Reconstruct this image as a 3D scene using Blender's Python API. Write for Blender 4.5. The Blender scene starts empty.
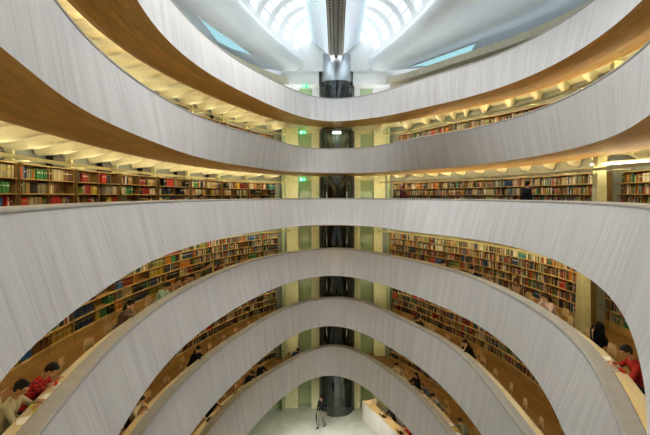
import bpy, bmesh, math, random
import numpy as np
from mathutils import Vector, Matrix
random.seed(7)
PI = math.pi
SC = bpy.context.scene
COL = SC.collection
FPX, CXP, YHP = 430.0, 336.0, 196.0      # focal length in pixels and the optical axis in the 650x435 frame
ZE = 12.76                                # eye height above the ground floor
LV = 'ABCDEF'
STEP = 2.816
RIM = {c: ZE + STEP*(1.954-i) for i, c in enumerate(LV)}
PAR = 1.40                                # parapet height
FLOOR_DROP = 1.05
DESK_DROP = 0.24
WALL_OFF = 2.42
NAMES = {'A': 'sixth', 'B': 'fifth', 'C': 'fourth', 'D': 'third', 'E': 'second', 'F': 'first'}
COEF = {
'At': [1.0449, 0.1125, -0.0001, 0.0949, -0.0001, 0.0738, -0.0001, 0.0643, -0.0002, 0.0172, 0.0001, 0.0129, -0.0005, 0.0105, 0.0002, 0.0014, -0.0004],
'Ab': [1.0047, 0.1262, -0.0004, 0.092, 0.001, 0.0603, -0.0002, 0.053, 0.0025, 0.0015, 0.0015, 0.0122, 0.0036, 0.0058, 0.0033, 0.0035, 0.0024],
'Bt': [1.0218, 0.0441, -0.0028, 0.0445, 0.0028, 0.0524, -0.0049, 0.0567, 0.0022, 0.0065, -0.0003, 0.0119, 0.0008, 0.0017, 0.0063, -0.0083, 0.0009],
'Bb': [1.0422, 0.0861, 0.021, 0.0547, 0.003, 0.0444, 0.03, 0.0193, 0.0069, 0.0051, 0.0209, 0.0149, 0.017, 0.0128, -0.0048, -0.0004, -0.0142],
'Cb': [0.9129, -0.0107, -0.0102, 0.0548, -0.0076, 0.0439, -0.0102, 0.0297, -0.0023, 0.0099, 0.004, 0.0103, 0.001, -0.0017, 0.0028, 0.0011, 0.0029],
'Dt': [0.9882, -0.0438, 0.0095, 0.0152, -0.0009, 0.0349, 0.0173, 0.0289, -0.0012, 0.0058, 0.0057, 0.0001, -0.0013, -0.0039, -0.007, -0.0007, -0.0003],
'Db': [0.9184, -0.0332, 0.0014, 0.0093, 0.0028, 0.0313, 0.0037, 0.0268, 0.004, -0.0003, 0.0033, 0.0061, 0.0022, 0.0018, -0.0002, 0.0029, 0.0005],
'Et': [0.9715, -0.0664, 0.0003, -0.0182, 0.0004, 0.0136, 0.0008, 0.0264, 0.0006, -0.0079, 0.0011, -0.006, 0.0009, -0.0115, 0.0013, -0.0021, 0.001],
'Eb': [0.9035, -0.066, -0.0001, -0.0241, 0.0001, 0.0241, -0.0, 0.0231, 0.0001, -0.0124, 0.0001, 0.0016, 0.0, -0.0017, 0.0003, 0.0004, 0.0004],
'Ft': [0.9617, -0.1201, -0.0001, -0.0332, -0.0, 0.0045, 0.0001, 0.0202, -0.0, -0.0018, -0.0, -0.018, -0.0, 0.005, -0.0002, -0.0009, 0.0001],
'Fb': [0.8961, -0.1132, -0.0, -0.051, -0.0, 0.0173, 0.0001, 0.0186, -0.0001, -0.0076, 0.0001, -0.0033, -0.0002, -0.0012, 0.0, -0.0008, -0.0],
'Ct': [1.005, 0.0002, 0.0034, 0.0299, 0.001, 0.0436, 0.0062, 0.0428, 0.0005, 0.0061, 0.0027, 0.006, -0.0003, -0.0011, -0.0004, -0.0045, 0.0003]}

# ------------------------------------------------------------------ helpers
class MB:
    """collects geometry for ONE mesh object"""
    def __init__(s): s.v, s.f, s.m, s.uv, s.sm = [], [], [], [], []
    def face(s, idx, m=0, uv=None, smooth=False):
        s.f.append(tuple(idx)); s.m.append(m); s.uv.append(uv); s.sm.append(smooth)
    def box(s, x0, x1, y0, y1, z0, z1, m=0, M=None):
        b = len(s.v)
        for z in (z0, z1):
            for x, y in ((x0, y0), (x1, y0), (x1, y1), (x0, y1)):
                p = Vector((x, y, z)); s.v.append(tuple(M @ p) if M else tuple(p))
        for q in ((0,3,2,1),(4,5,6,7),(0,1,5,4),(1,2,6,5),(2,3,7,6),(3,0,4,7)):
            s.face([b+i for i in q], m)
    def hexa(s, pts, m=0):                     # 8 points: bottom 4, top 4
        b = len(s.v); s.v += [tuple(p) for p in pts]
        for q in ((0,3,2,1),(4,5,6,7),(0,1,5,4),(1,2,6,5),(2,3,7,6),(3,0,4,7)):
            s.face([b+i for i in q], m)
    def tube(s, pts, rad, n=8, m=0, caps=True, smooth=True):
        pts = [Vector(p) for p in pts]
        if not hasattr(rad, '__len__'): rad = [rad]*len(pts)
        b = len(s.v); up = None
        for i, p in enumerate(pts):
            d = (pts[min(i+1, len(pts)-1)]-pts[max(i-1, 0)]).normalized()
            if up is None: up = Vector((0,0,1)) if abs(d.z) < .9 else Vector((1,0,0))
            a = d.cross(up).normalized(); c = a.cross(d).normalized(); up = c
            for k in range(n):
                t = 2*PI*k/n
                s.v.append(tuple(p+(a*math.cos(t)+c*math.sin(t))*rad[i]))
        for i in range(len(pts)-1):
            for k in range(n):
                k2 = (k+1) % n
                s.face((b+i*n+k, b+i*n+k2, b+(i+1)*n+k2, b+(i+1)*n+k), m, None, smooth)
        if caps:
            s.face([b+k for k in range(n)][::-1], m); e = b+(len(pts)-1)*n
            s.face([e+k for k in range(n)], m)
    def lathe(s, prof, cx, cy, n=32, m=0, a0=0, a1=2*PI, smooth=True):
        b = len(s.v); full = abs(a1-a0-2*PI) < 1e-6; cols = n if full else n+1
        for r, z in prof:
            for k in range(cols):
                t = a0+(a1-a0)*k/n; s.v.append((cx+r*math.cos(t), cy+r*math.sin(t), z))
        for i in range(len(prof)-1):
            for k in range(n):
                k2 = (k+1) % cols
                s.face((b+i*cols+k, b+i*cols+k2, b+(i+1)*cols+k2, b+(i+1)*cols+k), m, None, smooth)
    def ell(s, c, r, m=0, nu=12, nv=8, M=None):
        b = len(s.v)
        for j in range(nv+1):
            ph = PI*j/nv
            for k in range(nu):
                t = 2*PI*k/nu
                p = Vector((r[0]*math.sin(ph)*math.cos(t), r[1]*math.sin(ph)*math.sin(t), r[2]*math.cos(ph)))
                if M: p = M @ p
                s.v.append((c[0]+p[0], c[1]+p[1], c[2]+p[2]))
        for j in range(nv):
            for k in range(nu):
                k2 = (k+1) % nu
                s.face((b+j*nu+k, b+(j+1)*nu+k, b+(j+1)*nu+k2, b+j*nu+k2), m, None, True)
    def grid(s, rows, m=0, closed=False, us=None, vs=None, smooth=True, flip=False):
        """rows: list of equally long point lists; closed joins the last point of each row to its first"""
        b = len(s.v); n = len(rows[0])
        for r in rows: s.v += [tuple(p) for p in r]
        for j in range(len(rows)-1):
            for i in range(n if closed else n-1):
                i2 = (i+1) % n
                q = (b+j*n+i, b+j*n+i2, b+(j+1)*n+i2, b+(j+1)*n+i)
                uv = None
                if us is not None:
                    ua, ub = us[i], us[i+1]
                    uv = ((ua, vs[j]), (ub, vs[j]), (ub, vs[j+1]), (ua, vs[j+1]))
                if flip: q = q[::-1]; uv = uv[::-1] if uv else None
                s.face(q, m, uv, smooth)
    def mesh(s, name):
        me = bpy.data.meshes.new(name); me.from_pydata(s.v, [], s.f)
        me.polygons.foreach_set('material_index', s.m)
        me.polygons.foreach_set('use_smooth', s.sm)
        if any(u is not None for u in s.uv):
            l = me.uv_layers.new(name='UVMap'); flat = []
            for f, u in zip(s.f, s.uv):
                if u is None: flat += [0.0]*(2*len(f))
                else:
                    for a in u: flat += [a[0], a[1]]
            l.data.foreach_set('uv', flat)
        me.update(); return me
    def build(s, name, mats, parent=None):
        me = s.mesh(name)
        for m in (mats if isinstance(mats, (list, tuple)) else [mats]): me.materials.append(m)
        return link(name, me, parent)

def link(name, data, parent=None, loc=None, rz=None):
    o = bpy.data.objects.new(name, data); COL.objects.link(o)
    if parent: o.parent = parent
    if loc is not None: o.location = loc
    if rz is not None: o.rotation_euler = (0, 0, rz)
    return o
def empty(name, loc=(0,0,0), rz=0):
    o = bpy.data.objects.new(name, None); COL.objects.link(o); o.empty_display_size = .1
    o.location = loc; o.rotation_euler = (0, 0, rz); return o
def tag(o, label=None, cat=None, group=None, kind=None):
    if label: o['label'] = label
    if cat: o['category'] = cat
    if group: o['group'] = group
    if kind: o['kind'] = kind
    return o
def struct(name, mb, mats, label=None):
    o = mb.build(name, mats); o['kind'] = 'structure'
    if label: o['label'] = label
    return o
def dup(root, loc, rz):
    r = root.copy(); COL.objects.link(r); r.location = loc; r.rotation_euler = (0, 0, rz)
    for ch in root.children:
        c = ch.copy(); COL.objects.link(c); c.parent = r
        for g in ch.children:
            d = g.copy(); COL.objects.link(d); d.parent = c
    return r

# ------------------------------------------------------------------ materials
def new_mat(name):
    m = bpy.data.materials.new(name); m.use_nodes = True
    nt = m.node_tree; return m, nt, nt.nodes['Principled BSDF']
def N(nt, t, **kw):
    n = nt.nodes.new(t)
    for k, v in kw.items():
        if k in n.inputs: n.inputs[k].default_value = v
        else: setattr(n, k, v)
    return n
def ramp(nt, fac, stops):
    r = nt.nodes.new('ShaderNodeValToRGB'); e = r.color_ramp.elements
    while len(e) < len(stops): e.new(0.5)
    for i, (p, c) in enumerate(stops): e[i].position = p; e[i].color = (*c, 1)
    nt.links.new(fac, r.inputs[0]); return r.outputs[0]
def plain(name, col, rough=.5, metal=0, var=.08, scale=6, spec=.4):
    m, nt, b = new_mat(name)
    tc = N(nt, 'ShaderNodeTexCoord'); no = N(nt, 'ShaderNodeTexNoise', Scale=scale, Detail=4)
    nt.links.new(tc.outputs['Object'], no.inputs['Vector'])
    c = ramp(nt, no.outputs[0], [(.3, tuple(x*(1-var) for x in col)), (.7, tuple(min(1, x*(1+var)) for x in col))])
    nt.links.new(c, b.inputs['Base Color'])
    b.inputs['Roughness'].default_value = rough; b.inputs['Metallic'].default_value = metal
    b.inputs['Specular IOR Level'].default_value = spec
    return m
def emit(name, col, s):
    m, nt, b = new_mat(name); nt.nodes.remove(b)
    e = N(nt, 'ShaderNodeEmission', Strength=s); e.inputs[0].default_value = (*col, 1)
    nt.links.new(e.outputs[0], nt.nodes['Material Output'].inputs[0]); return m
def wood(name, c0, c1, rough=.4, along=1.2, across=22, uv=True, plank=None, spec=.4):
    m, nt, b = new_mat(name)
    tc = N(nt, 'ShaderNodeTexCoord'); mp = N(nt, 'ShaderNodeMapping'); mp.inputs['Scale'].default_value = (along, across, along*4)
    nt.links.new(tc.outputs['UV' if uv else 'Object'], mp.inputs[0])
    no = N(nt, 'ShaderNodeTexNoise', Scale=1.0, Detail=5, Roughness=.6); nt.links.new(mp.outputs[0], no.inputs['Vector'])
    c = ramp(nt, no.outputs[0], [(.3, c0), (.7, c1)])
    if plank:
        br = N(nt, 'ShaderNodeTexBrick'); br.inputs['Scale'].default_value = 1
        br.inputs['Brick Width'].default_value = plank[0]; br.inputs['Row Height'].default_value = plank[1]
        br.inputs['Mortar Size'].default_value = .004; br.inputs['Bias'].default_value = 0
        br.inputs['Color1'].default_value = (.85,.85,.85,1); br.inputs['Color2'].default_value = (1.1,1.1,1.1,1); br.inputs['Mortar'].default_value = (.6,.55,.5,1)
        nt.links.new(tc.outputs['UV' if uv else 'Object'], br.inputs['Vector'])
        mx = N(nt, 'ShaderNodeMix', data_type='RGBA', blend_type='MULTIPLY'); mx.inputs[0].default_value = 1
        nt.links.new(c, mx.inputs[6]); nt.links.new(br.outputs[0], mx.inputs[7]); c = mx.outputs[2]
    nt.links.new(c, b.inputs['Base Color']); b.inputs['Roughness'].default_value = rough
    b.inputs['Specular IOR Level'].default_value = spec
    return m
def parapet_mat():
    m, nt, b = new_mat('white_slatted_panelling'); L = nt.links.new
    tc = N(nt, 'ShaderNodeTexCoord'); sx = N(nt, 'ShaderNodeSeparateXYZ'); L(tc.outputs['UV'], sx.inputs[0])
    def streak(su, sv, det=3):
        mp = N(nt, 'ShaderNodeMapping'); mp.inputs['Scale'].default_value = (su, sv, 1); L(tc.outputs['UV'], mp.inputs[0])
        no = N(nt, 'ShaderNodeTexNoise', Scale=1.0, Detail=det); L(mp.outputs[0], no.inputs['Vector']); return no.outputs[0]
    a = streak(22, .6); c = streak(3.0, .3); d = streak(45, .3, 1)
    def mth(op, x, y=None):
        n = N(nt, 'ShaderNodeMath', operation=op)
        for i, q in enumerate((x, y)):
            if q is None: continue
            if isinstance(q, (int, float)): n.inputs[i].default_value = q
            else: L(q, n.inputs[i])
        return n.outputs[0]
    fine = mth('SINE', mth('MULTIPLY', sx.outputs[0], 2*PI/.024))
    s = mth('ADD', mth('MULTIPLY', a, .34), mth('ADD', mth('MULTIPLY', c, .30), mth('MULTIPLY', d, .36)))
    s = mth('ADD', s, mth('MULTIPLY', fine, .055))
    joint = mth('LESS_THAN', mth('FRACT', mth('DIVIDE', sx.outputs[0], 2.3)), .006)
    s = mth('SUBTRACT', s, mth('MULTIPLY', joint, .12))
    col = ramp(nt, s, [(.33, (.55,.53,.515)), (.5, (.70,.68,.665)), (.68, (.80,.785,.775))])
    L(col, b.inputs['Base Color']); b.inputs['Roughness'].default_value = .55; b.inputs['Specular IOR Level'].default_value = .25
    bp = N(nt, 'ShaderNodeBump'); bp.inputs['Strength'].default_value = .25; bp.inputs['Distance'].default_value = .004
    L(fine, bp.inputs['Height']); L(bp.outputs[0], b.inputs['Normal']); return m
def marble():
    m, nt, b = new_mat('pale_stone'); tc = N(nt, 'ShaderNodeTexCoord')
    no = N(nt, 'ShaderNodeTexNoise', Scale=3.0, Detail=8, Roughness=.6); no.inputs['Distortion'].default_value = 1.2
    nt.links.new(tc.outputs['Object'], no.inputs['Vector'])
    c = ramp(nt, no.outputs[0], [(.3, (.44,.42,.37)), (.55, (.50,.48,.43)), (.8, (.55,.53,.48))])
    nt.links.new(c, b.inputs['Base Color']); b.inputs['Roughness'].default_value = .28; return m
def glass(name, col, rough=.05, mixf=.35):
    m, nt, b = new_mat(name); nt.nodes.remove(b)
    t = N(nt, 'ShaderNodeBsdfTransparent'); t.inputs[0].default_value = (*col, 1)
    g = N(nt, 'ShaderNodeBsdfGlossy', Roughness=rough); g.inputs[0].default_value = (.9,.95,.95,1)
    mx = N(nt, 'ShaderNodeMixShader'); mx.inputs[0].default_value = mixf
    nt.links.new(t.outputs[0], mx.inputs[1]); nt.links.new(g.outputs[0], mx.inputs[2])
    nt.links.new(mx.outputs[0], nt.nodes['Material Output'].inputs[0]); return m
def check_shirt():
    m, nt, b = new_mat('red_check_cloth'); L = nt.links.new; tc = N(nt, 'ShaderNodeTexCoord')
    outs = []
    for ax in (0, 2):
        sx = N(nt, 'ShaderNodeSeparateXYZ'); L(tc.outputs['Object'], sx.inputs[0])
        k = N(nt, 'ShaderNodeMath', operation='MULTIPLY'); L(sx.outputs[ax], k.inputs[0]); k.inputs[1].default_value = 16
        f = N(nt, 'ShaderNodeMath', operation='FRACT'); L(k.outputs[0], f.inputs[0])
        l = N(nt, 'ShaderNodeMath', operation='LESS_THAN'); L(f.outputs[0], l.inputs[0]); l.inputs[1].default_value = .34; outs.append(l.outputs[0])
    a = N(nt, 'ShaderNodeMath', operation='ADD'); L(outs[0], a.inputs[0]); L(outs[1], a.inputs[1])
    h = N(nt, 'ShaderNodeMath', operation='MULTIPLY'); L(a.outputs[0], h.inputs[0]); h.inputs[1].default_value = .5
    c = ramp(nt, h.outputs[0], [(0, (.62,.035,.03)), (.5, (.30,.02,.03)), (1, (.05,.01,.02))])
    L(c, b.inputs['Base Color']); b.inputs['Roughness'].default_value = .9; return m
def attr_mat(name):
    m, nt, b = new_mat(name); a = N(nt, 'ShaderNodeAttribute', attribute_name='Col')
    nt.links.new(a.outputs['Color'], b.inputs['Base Color']); b.inputs['Roughness'].default_value = .6; return m

M_PAR = parapet_mat(); M_STONE = marble()
M_SOF = wood('oak_soffit', (.56,.31,.07), (.82,.50,.15), .38, .9, 16, plank=(2.4,.2))
M_FLR = wood('oak_floor', (.27,.145,.045), (.40,.23,.08), .35, 1.0, 14, plank=(1.2,.1))
M_DESK = wood('pale_maple', (.62,.52,.33), (.72,.63,.43), .35, 1.0, 12)
M_CHAIR = wood('chair_maple', (.60,.42,.20), (.74,.56,.32), .4, 2, 20, uv=False)
M_SIDE = wood('shelf_side', (.22,.14,.06), (.30,.19,.08), .5, 2, 12, uv=False)
M_SHELF = wood('shelf_birch', (.50,.34,.13), (.62,.44,.19), .45, 2, 12, uv=False)
M_BACKP = plain('shelf_back', (.30,.20,.09), .7)
M_CREAM = plain('cream_plaster', (.74,.74,.50), .7)
M_CEIL = plain('ceiling_cream', (.84,.82,.64), .8, var=.03)
M_GREY = plain('grey_blue_wall', (.32,.35,.33), .4)
M_WHITE = plain('white_plaster', (.80,.81,.79), .6, var=.02)
M_RIB = plain('white_paint', (.84,.86,.86), .5, var=.02)
M_LIP = plain('warm_white_plaster', (.80,.85,.87), .6, var=.02, scale=1.2)
M_GROUND = plain('grey_stone_floor', (.50,.52,.48), .22, var=.12, scale=1.5)
M_GREEN = plain('green_glass_door', (.40,.50,.30), .15, var=.05)
M_GRNF = plain('green_tinted_glass', (.42,.52,.34), .2, var=.05)
M_DARKG = plain('dark_glass', (.012,.015,.014), .06, spec=.8)
M_SMOKE = glass('smoky_glass', (.35,.38,.36), .03, .12)
M_CHROME = plain('brushed_steel', (.62,.66,.68), .36, metal=.9, var=.05)
M_STEEL = plain('dark_steel', (.16,.16,.15), .35, metal=.8)
M_BEAM = plain('weathered_steel', (.30,.28,.24), .5, metal=.3)
M_BLACK = plain('black_plastic', (.015,.015,.016), .5)
M_TUBE = emit('warm_fluorescent', (1.0,.88,.58), 8.5)
M_COVE = emit('cove_fluorescent', (1.0,.92,.64), 14.5); M_COVEL = emit('dim_cove_fluorescent', (1.0,.85,.54), 3.0)
M_DSTRIP = emit('desk_strip', (1.0,.80,.45), 6.0)
M_COOL = emit('cool_fluorescent', (1.0,.97,.85), 5.0)
M_LIFTL = emit('lift_lamp', (.95,1,.85), 12.0)
M_EXIT = emit('exit_green', (.02,.75,.22), 1.3)
M_EXITW = emit('exit_white', (.9,1,.92), 1.5)
M_KEEL, _nt, _b = new_mat('translucent_white_fins')
_t = N(_nt, 'ShaderNodeBsdfTranslucent'); _t.inputs[0].default_value = (.9,.95,.97,1); _b.inputs['Base Color'].default_value = (.86,.9,.91,1)
_x = N(_nt, 'ShaderNodeMixShader'); _x.inputs[0].default_value = .5; _nt.links.new(_b.outputs[0], _x.inputs[1]); _nt.links.new(_t.outputs[0], _x.inputs[2])
_nt.links.new(_x.outputs[0], _nt.nodes['Material Output'].inputs[0])
M_PANE = glass('skylight_glass', (.92,.97,1.0), .02, .06)
M_LOUV = plain('blue_glass_louvre', (.30,.62,.68), .15, var=.05)
M_PAPER = plain('white_paper', (.85,.84,.80), .8, var=.03)
M_YEL = plain('yellow_paper', (.75,.72,.06), .7)
M_BOOK = attr_mat('book_covers')

# ------------------------------------------------------------------ ring geometry
NS = 420
def fourier(c, ph):
    r = np.full_like(ph, c[0])
    for n in range(1, 9): r = r + c[2*n-1]*np.cos(n*ph) + c[2*n]*np.sin(n*ph)
    return np.stack([.264+4.84*r*np.cos(ph), 12.056+12.056*r*np.sin(ph)], -1)
def ring(level):
    ph = np.linspace(-PI/2, 1.5*PI, 4001)
    T = fourier(COEF[level+'t'], ph); B = fourier(COEF[level+'b'], ph)
    s = np.concatenate([[0], np.cumsum(np.linalg.norm(np.diff(T, axis=0), axis=1))])
    q = np.linspace(0, s[-1], NS+1)[:-1]
    T2 = np.stack([np.interp(q, s, T[:, i]) for i in (0, 1)], -1)
    B2 = np.stack([np.interp(q, s, B[:, i]) for i in (0, 1)], -1)
    d = np.roll(T2, -3, 0)-np.roll(T2, 3, 0); d /= np.linalg.norm(d, axis=1)[:, None]
    n = np.stack([d[:, 1], -d[:, 0]], -1)               # outward (curve runs counter-clockwise)
    return T2, B2, n, np.append(q, s[-1])
RING = {c: ring(c) for c in LV}
YBACK = 26.3
def P3(a, z): return [(float(p[0]), float(p[1]), float(z)) for p in a]
def wall_curve(c, off=WALL_OFF):
    T, B, n, q = RING[c]; W = T+n*off
    W[:, 1] = np.minimum(W[:, 1], YBACK-.02); return W

def make_gallery(c):
    T, B, n, q = RING[c]; z = RIM[c]; zb = z-PAR; zf = z-FLOOR_DROP
    root = empty('gallery', (0, 0, 0))
    pos = {'A': 'topmost', 'B': 'second from the top', 'C': 'third from the top', 'D': 'third from the bottom', 'E': 'second from the bottom', 'F': 'lowest'}[c]
    tag(root, 'oval gallery with a white slatted parapet, %s of the six' % pos, 'gallery', 'oval galleries round the atrium')
    m = MB(); k = 6; rows = []
    for j in range(k+1):
        t = j/k; rows.append(P3(T*(1-t)+B*t, (z-.05)*(1-t)+zb*t))
    m.grid(rows, 0, True, list(q), [PAR*j/k for j in range(k+1)])
    m.build('parapet', M_PAR, root)
    m = MB()                                               # rounded stone ledge
    prof = [(.0, -.06), (-.012, -.05), (-.02, -.03), (-.012, -.008), (.02, .006), (.05, .0), (.12, .0), (.25, .012), (.27, .0), (.27, -.10)]
    m.grid([P3(T+n*o, z+dz) for o, dz in prof[:6]], 0, True)
    for pa, pb in zip(prof[5:], prof[6:]): m.grid([P3(T+n*pa[0], z+pa[1]), P3(T+n*pb[0], z+pb[1])], 0, True, smooth=False)
    m.build('ledge', M_STONE, root)
    lean = np.maximum(.262, np.sum((B-T)*n, 1)+.10)[:, None]; inner = T+n*lean
    m = MB(); m.grid([P3(T+n*.262, z-.02), P3(inner, zf)], 0, True, list(q), [0, .96]); m.build('inner_panel', M_DESK, root)
    if c in 'DEF':
        m = MB(); sel = [i for i in range(NS) if T[i, 1] < 22.0]; cut = next((k for k in range(len(sel)-1) if sel[k+1]-sel[k] > 1), None)
        for run in (sel[:cut+1], sel[cut+1:]):
            m.grid([[(float(T[i,0]+n[i,0]*.274), float(T[i,1]+n[i,1]*.274), z+dz) for i in run] for dz in (-.085, -.11)])
        m.build('desk_strip_light', M_DSTRIP, root)
    m = MB(); so = B+n*1.20                                # oak soffit
    so[:, 1] = np.minimum(so[:, 1], YBACK-.03)
    m.grid([P3(B, zb), P3(B+n*.5, zb-.04), P3(so, zb-.12), P3(so+n*.15, zb-.12), P3(so+n*.15, zb-.09), P3(so+n*.02, zb-.09), P3(so+n*.02, zb+.18)], 0, True, list(q), [0, .5, 1.2, 1.35, 1.38, 1.5, 1.7])
    m.build('soffit', M_SOF, root)
    m = MB(); W = wall_curve(c, WALL_OFF+.35+.62*((T[:, 0] > 1) & (T[:, 1] < 13))[:, None])
    m.grid([P3(inner-n*.01, zf), P3(W, zf)], 0, True, list(q), [0, 2.2]); m.build('floor_deck', M_FLR, root)
    m = MB(); m.grid([P3(so+n*.05, zb-.075), P3(so+n*.12, zb-.075)], 0, True, flip=False); m.build('cove_light', M_COVE if c in 'ABC' else M_COVEL, root)
    # scalloped ceiling below this gallery
    m = MB(); A = so+n*.02; rows = []; up = LV[min(LV.index(c)+1, 5)]
    Tu = RING[up][0]; Wd = wall_curve(up, WALL_OFF+.3+.62*((Tu[:, 0] > 1) & (Tu[:, 1] < 13))[:, None]); nn = 14; L = float(q[-1]); nsc = round(L/1.1)
    # resample finely along the ring
    K = NS*4; qi = np.linspace(0, NS, K, endpoint=False)
    def rs(a): return np.stack([np.interp(qi, np.arange(NS+1), np.append(a[:, i], a[0, i])) for i in (0, 1)], -1)
    A4, W4 = rs(A), rs(Wd); frac = (qi/NS*nsc) % 1.0
    hump = np.clip((np.abs(2*frac-1)-.58)/.30, 0, 1); hump = hump*hump*(3-2*hump)
    for j in range(nn+1):
        t = j/nn; pt = A4*(1-t)+W4*t
        base = zb+.16-.20*t
        zz = base-(.05+.20*min(1, t*1.6))*hump
        rows.append([(float(p[0]), float(p[1]), float(w)) for p, w in zip(pt, zz)])
    m.grid(rows, 0, True); m.build('ceiling_vaults', M_CEIL, root)
    return root
for c in LV: make_gallery(c)

def arc_where(c, side, off, ymin, ymax):
    """indices of the ring samples on one side between two depths, ordered away from the lift"""
    T, B, n, q = RING[c]; P = T+n*off
    idx = [i for i in range(NS) if (P[i, 0]-.264)*side > 0 and ymin <= P[i, 1] <= ymax]
    idx.sort(key=lambda i: -P[i, 1]); return idx, P

# reading desks (one continuous worktop per side and gallery)
for c in 'ABCDEF':
    for side in (-1, 1):
        T, B, n, q = RING[c]; z = RIM[c]-DESK_DROP
        idx, P = arc_where(c, side, .5, -.2 if c in 'ABCDEF' else 3, 22.2)
        m = MB(); us = [i*.15 for i in range(len(idx)+1)]
        prof = [(.275, z), (.635, z), (.645, z-.01), (.645, z-.035), (.275, z-.035), (.275, z)]
        rows = [[(float(T[i,0]+n[i,0]*o), float(T[i,1]+n[i,1]*o), zz) for i in idx] for o, zz in prof]
        m.grid(rows, 0, False, us, [0, .5, .52, .54, 1.0, 1.02], smooth=False, flip=side < 0)
        r = empty('reading_desk'); m.build('desktop', M_DESK, r)
        for k in range(0, len(idx), 14):
            i = idx[k]; a = math.atan2(n[i,1], n[i,0]); M = Matrix.Translation((float(T[i,0]), float(T[i,1]), 0)) @ Matrix.Rotation(a, 4, 'Z')
            ln = max(.27, float(np.dot(B[i]-T[i], n[i]))+.13)
            m = MB(); m.box(ln, max(.56, ln+.1), -.02, .02, z-.775, z-.036, 0, M); m.build('support', M_DESK, r)
        tag(r, 'long curved pale reading desk behind the parapet, %s side of the %s gallery up' % ('left' if side < 0 else 'right', NAMES[c]), 'desk', 'curved reading desks')

# outer walls, columns
for c in LV:
    T, B, n, q = RING[c]; zf = RIM[c]-FLOOR_DROP; ztop = zf+2.62
    off = WALL_OFF+.34 if c != 'A' else 4.8
    for side in (-1, 1):
        idx, P = arc_where(c, side, off, -4, YBACK-.03)
        m = MB(); pts = [(float(P[i,0]), float(P[i,1])) for i in idx]
        if side > 0 and c != 'A':
            Q = T+n*(off+.60); pts = [p for p in pts if p[1] > 13.2]+[(float(Q[i,0]), float(Q[i,1])) for i in idx if Q[i,1] < 13.2]
        rows = [[(p[0], p[1], zz) for p in pts] for zz in (zf-.0, ztop if c != 'A' else zf+3.6)]
        m.grid(rows, 0, False, smooth=False)
        struct('wall_left' if side < 0 else 'wall_right', m, M_GREY if c != 'A' else M_WHITE)
# ground storey walls
zt = RIM['F']-PAR
for side in (-1, 1):
    idx, P = arc_where('F', side, WALL_OFF+.5, -4, YBACK-.03); m = MB()
    m.grid([[(float(P[i,0]), float(P[i,1]), zz) for i in idx] for zz in (0, zt)], 0, False)
    struct('wall_left' if side < 0 else 'wall_right', m, M_GRNF)
m = MB(); m.box(-16, 16, YBACK, YBACK+.2, 0, ZE+9.3); struct('wall_back', m, M_WHITE)
m = MB(); m.box(-16, 16, -8, YBACK, -.1, 0); struct('floor', m, M_GROUND)

m = MB(); m.box(-16, 16, -5.7, -5.5, 0, ZE+9.3); struct('wall_front', m, M_WHITE)
# flat cream piers and glazed doors beside the lift
dn = 0
for si, side in enumerate((-1, 1)):
    for (xa, xb, w, t) in ((.97, 1.47, M_CREAM, .5), (2.27, 3.05, M_CREAM, .45)):
        m = MB(); m.box(min(side*xa, side*xb), max(side*xa, side*xb), YBACK-t, YBACK-.001, 0.001, RIM['A']-FLOOR_DROP-.01)
        o = struct('trim_%d' % (1+si*2+(xa > 2)), m, w)
    m = MB(); m.box(min(side*3.05, side*3.22), max(side*3.05, side*3.22), YBACK-.8, YBACK-.001, 0.001, RIM['A']-FLOOR_DROP-.01)
    struct('trim_%d' % (5+si), m, M_GRNF)
    for c in LV+'G':
        zf = RIM[c]-FLOOR_DROP if c != 'G' else 0.0
        dn += 1
        x0, x1 = sorted((side*1.5, side*2.24)); y = YBACK-.02
        if c == 'G':
            pass
        r = empty('door_%d' % dn, ((x0+x1)/2, y, zf)); r['kind'] = 'structure'
        m = MB(); hw = (x1-x0)/2
        m.box(-hw+.05, hw-.05, -.03, 0, .02, 2.08); m.build('glass_panel', M_GREEN, r)
        m = MB(); m.box(-hw, -hw+.05, -.05, 0, .001, 2.14); m.box(hw-.05, hw, -.05, 0, .001, 2.14); m.box(-hw, hw, -.05, 0, 2.08, 2.14)
        m.build('door_frame', M_GRNF, r)
        m = MB(); m.tube([(side*-(hw-.12), -.08, .95), (side*-(hw-.12), -.08, 1.15)], .012); m.box(side*-(hw-.12)-.02, side*-(hw-.12)+.02, -.08, -.03, 1.0, 1.04)
        m.build('handle', M_STEEL, r)
        if c == 'A':
            pass
    for k, c in enumerate(LV):                     # cream wall strip above the doors
        zf = RIM[c]-FLOOR_DROP
        m = MB(); x0, x1 = sorted((side*1.48, side*2.26)); m.box(x0, x1, YBACK-.06, YBACK-.002, zf+2.15, zf+2.80)
        struct('trim_%d' % (10+k+6*si), m, M_CREAM)

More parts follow.
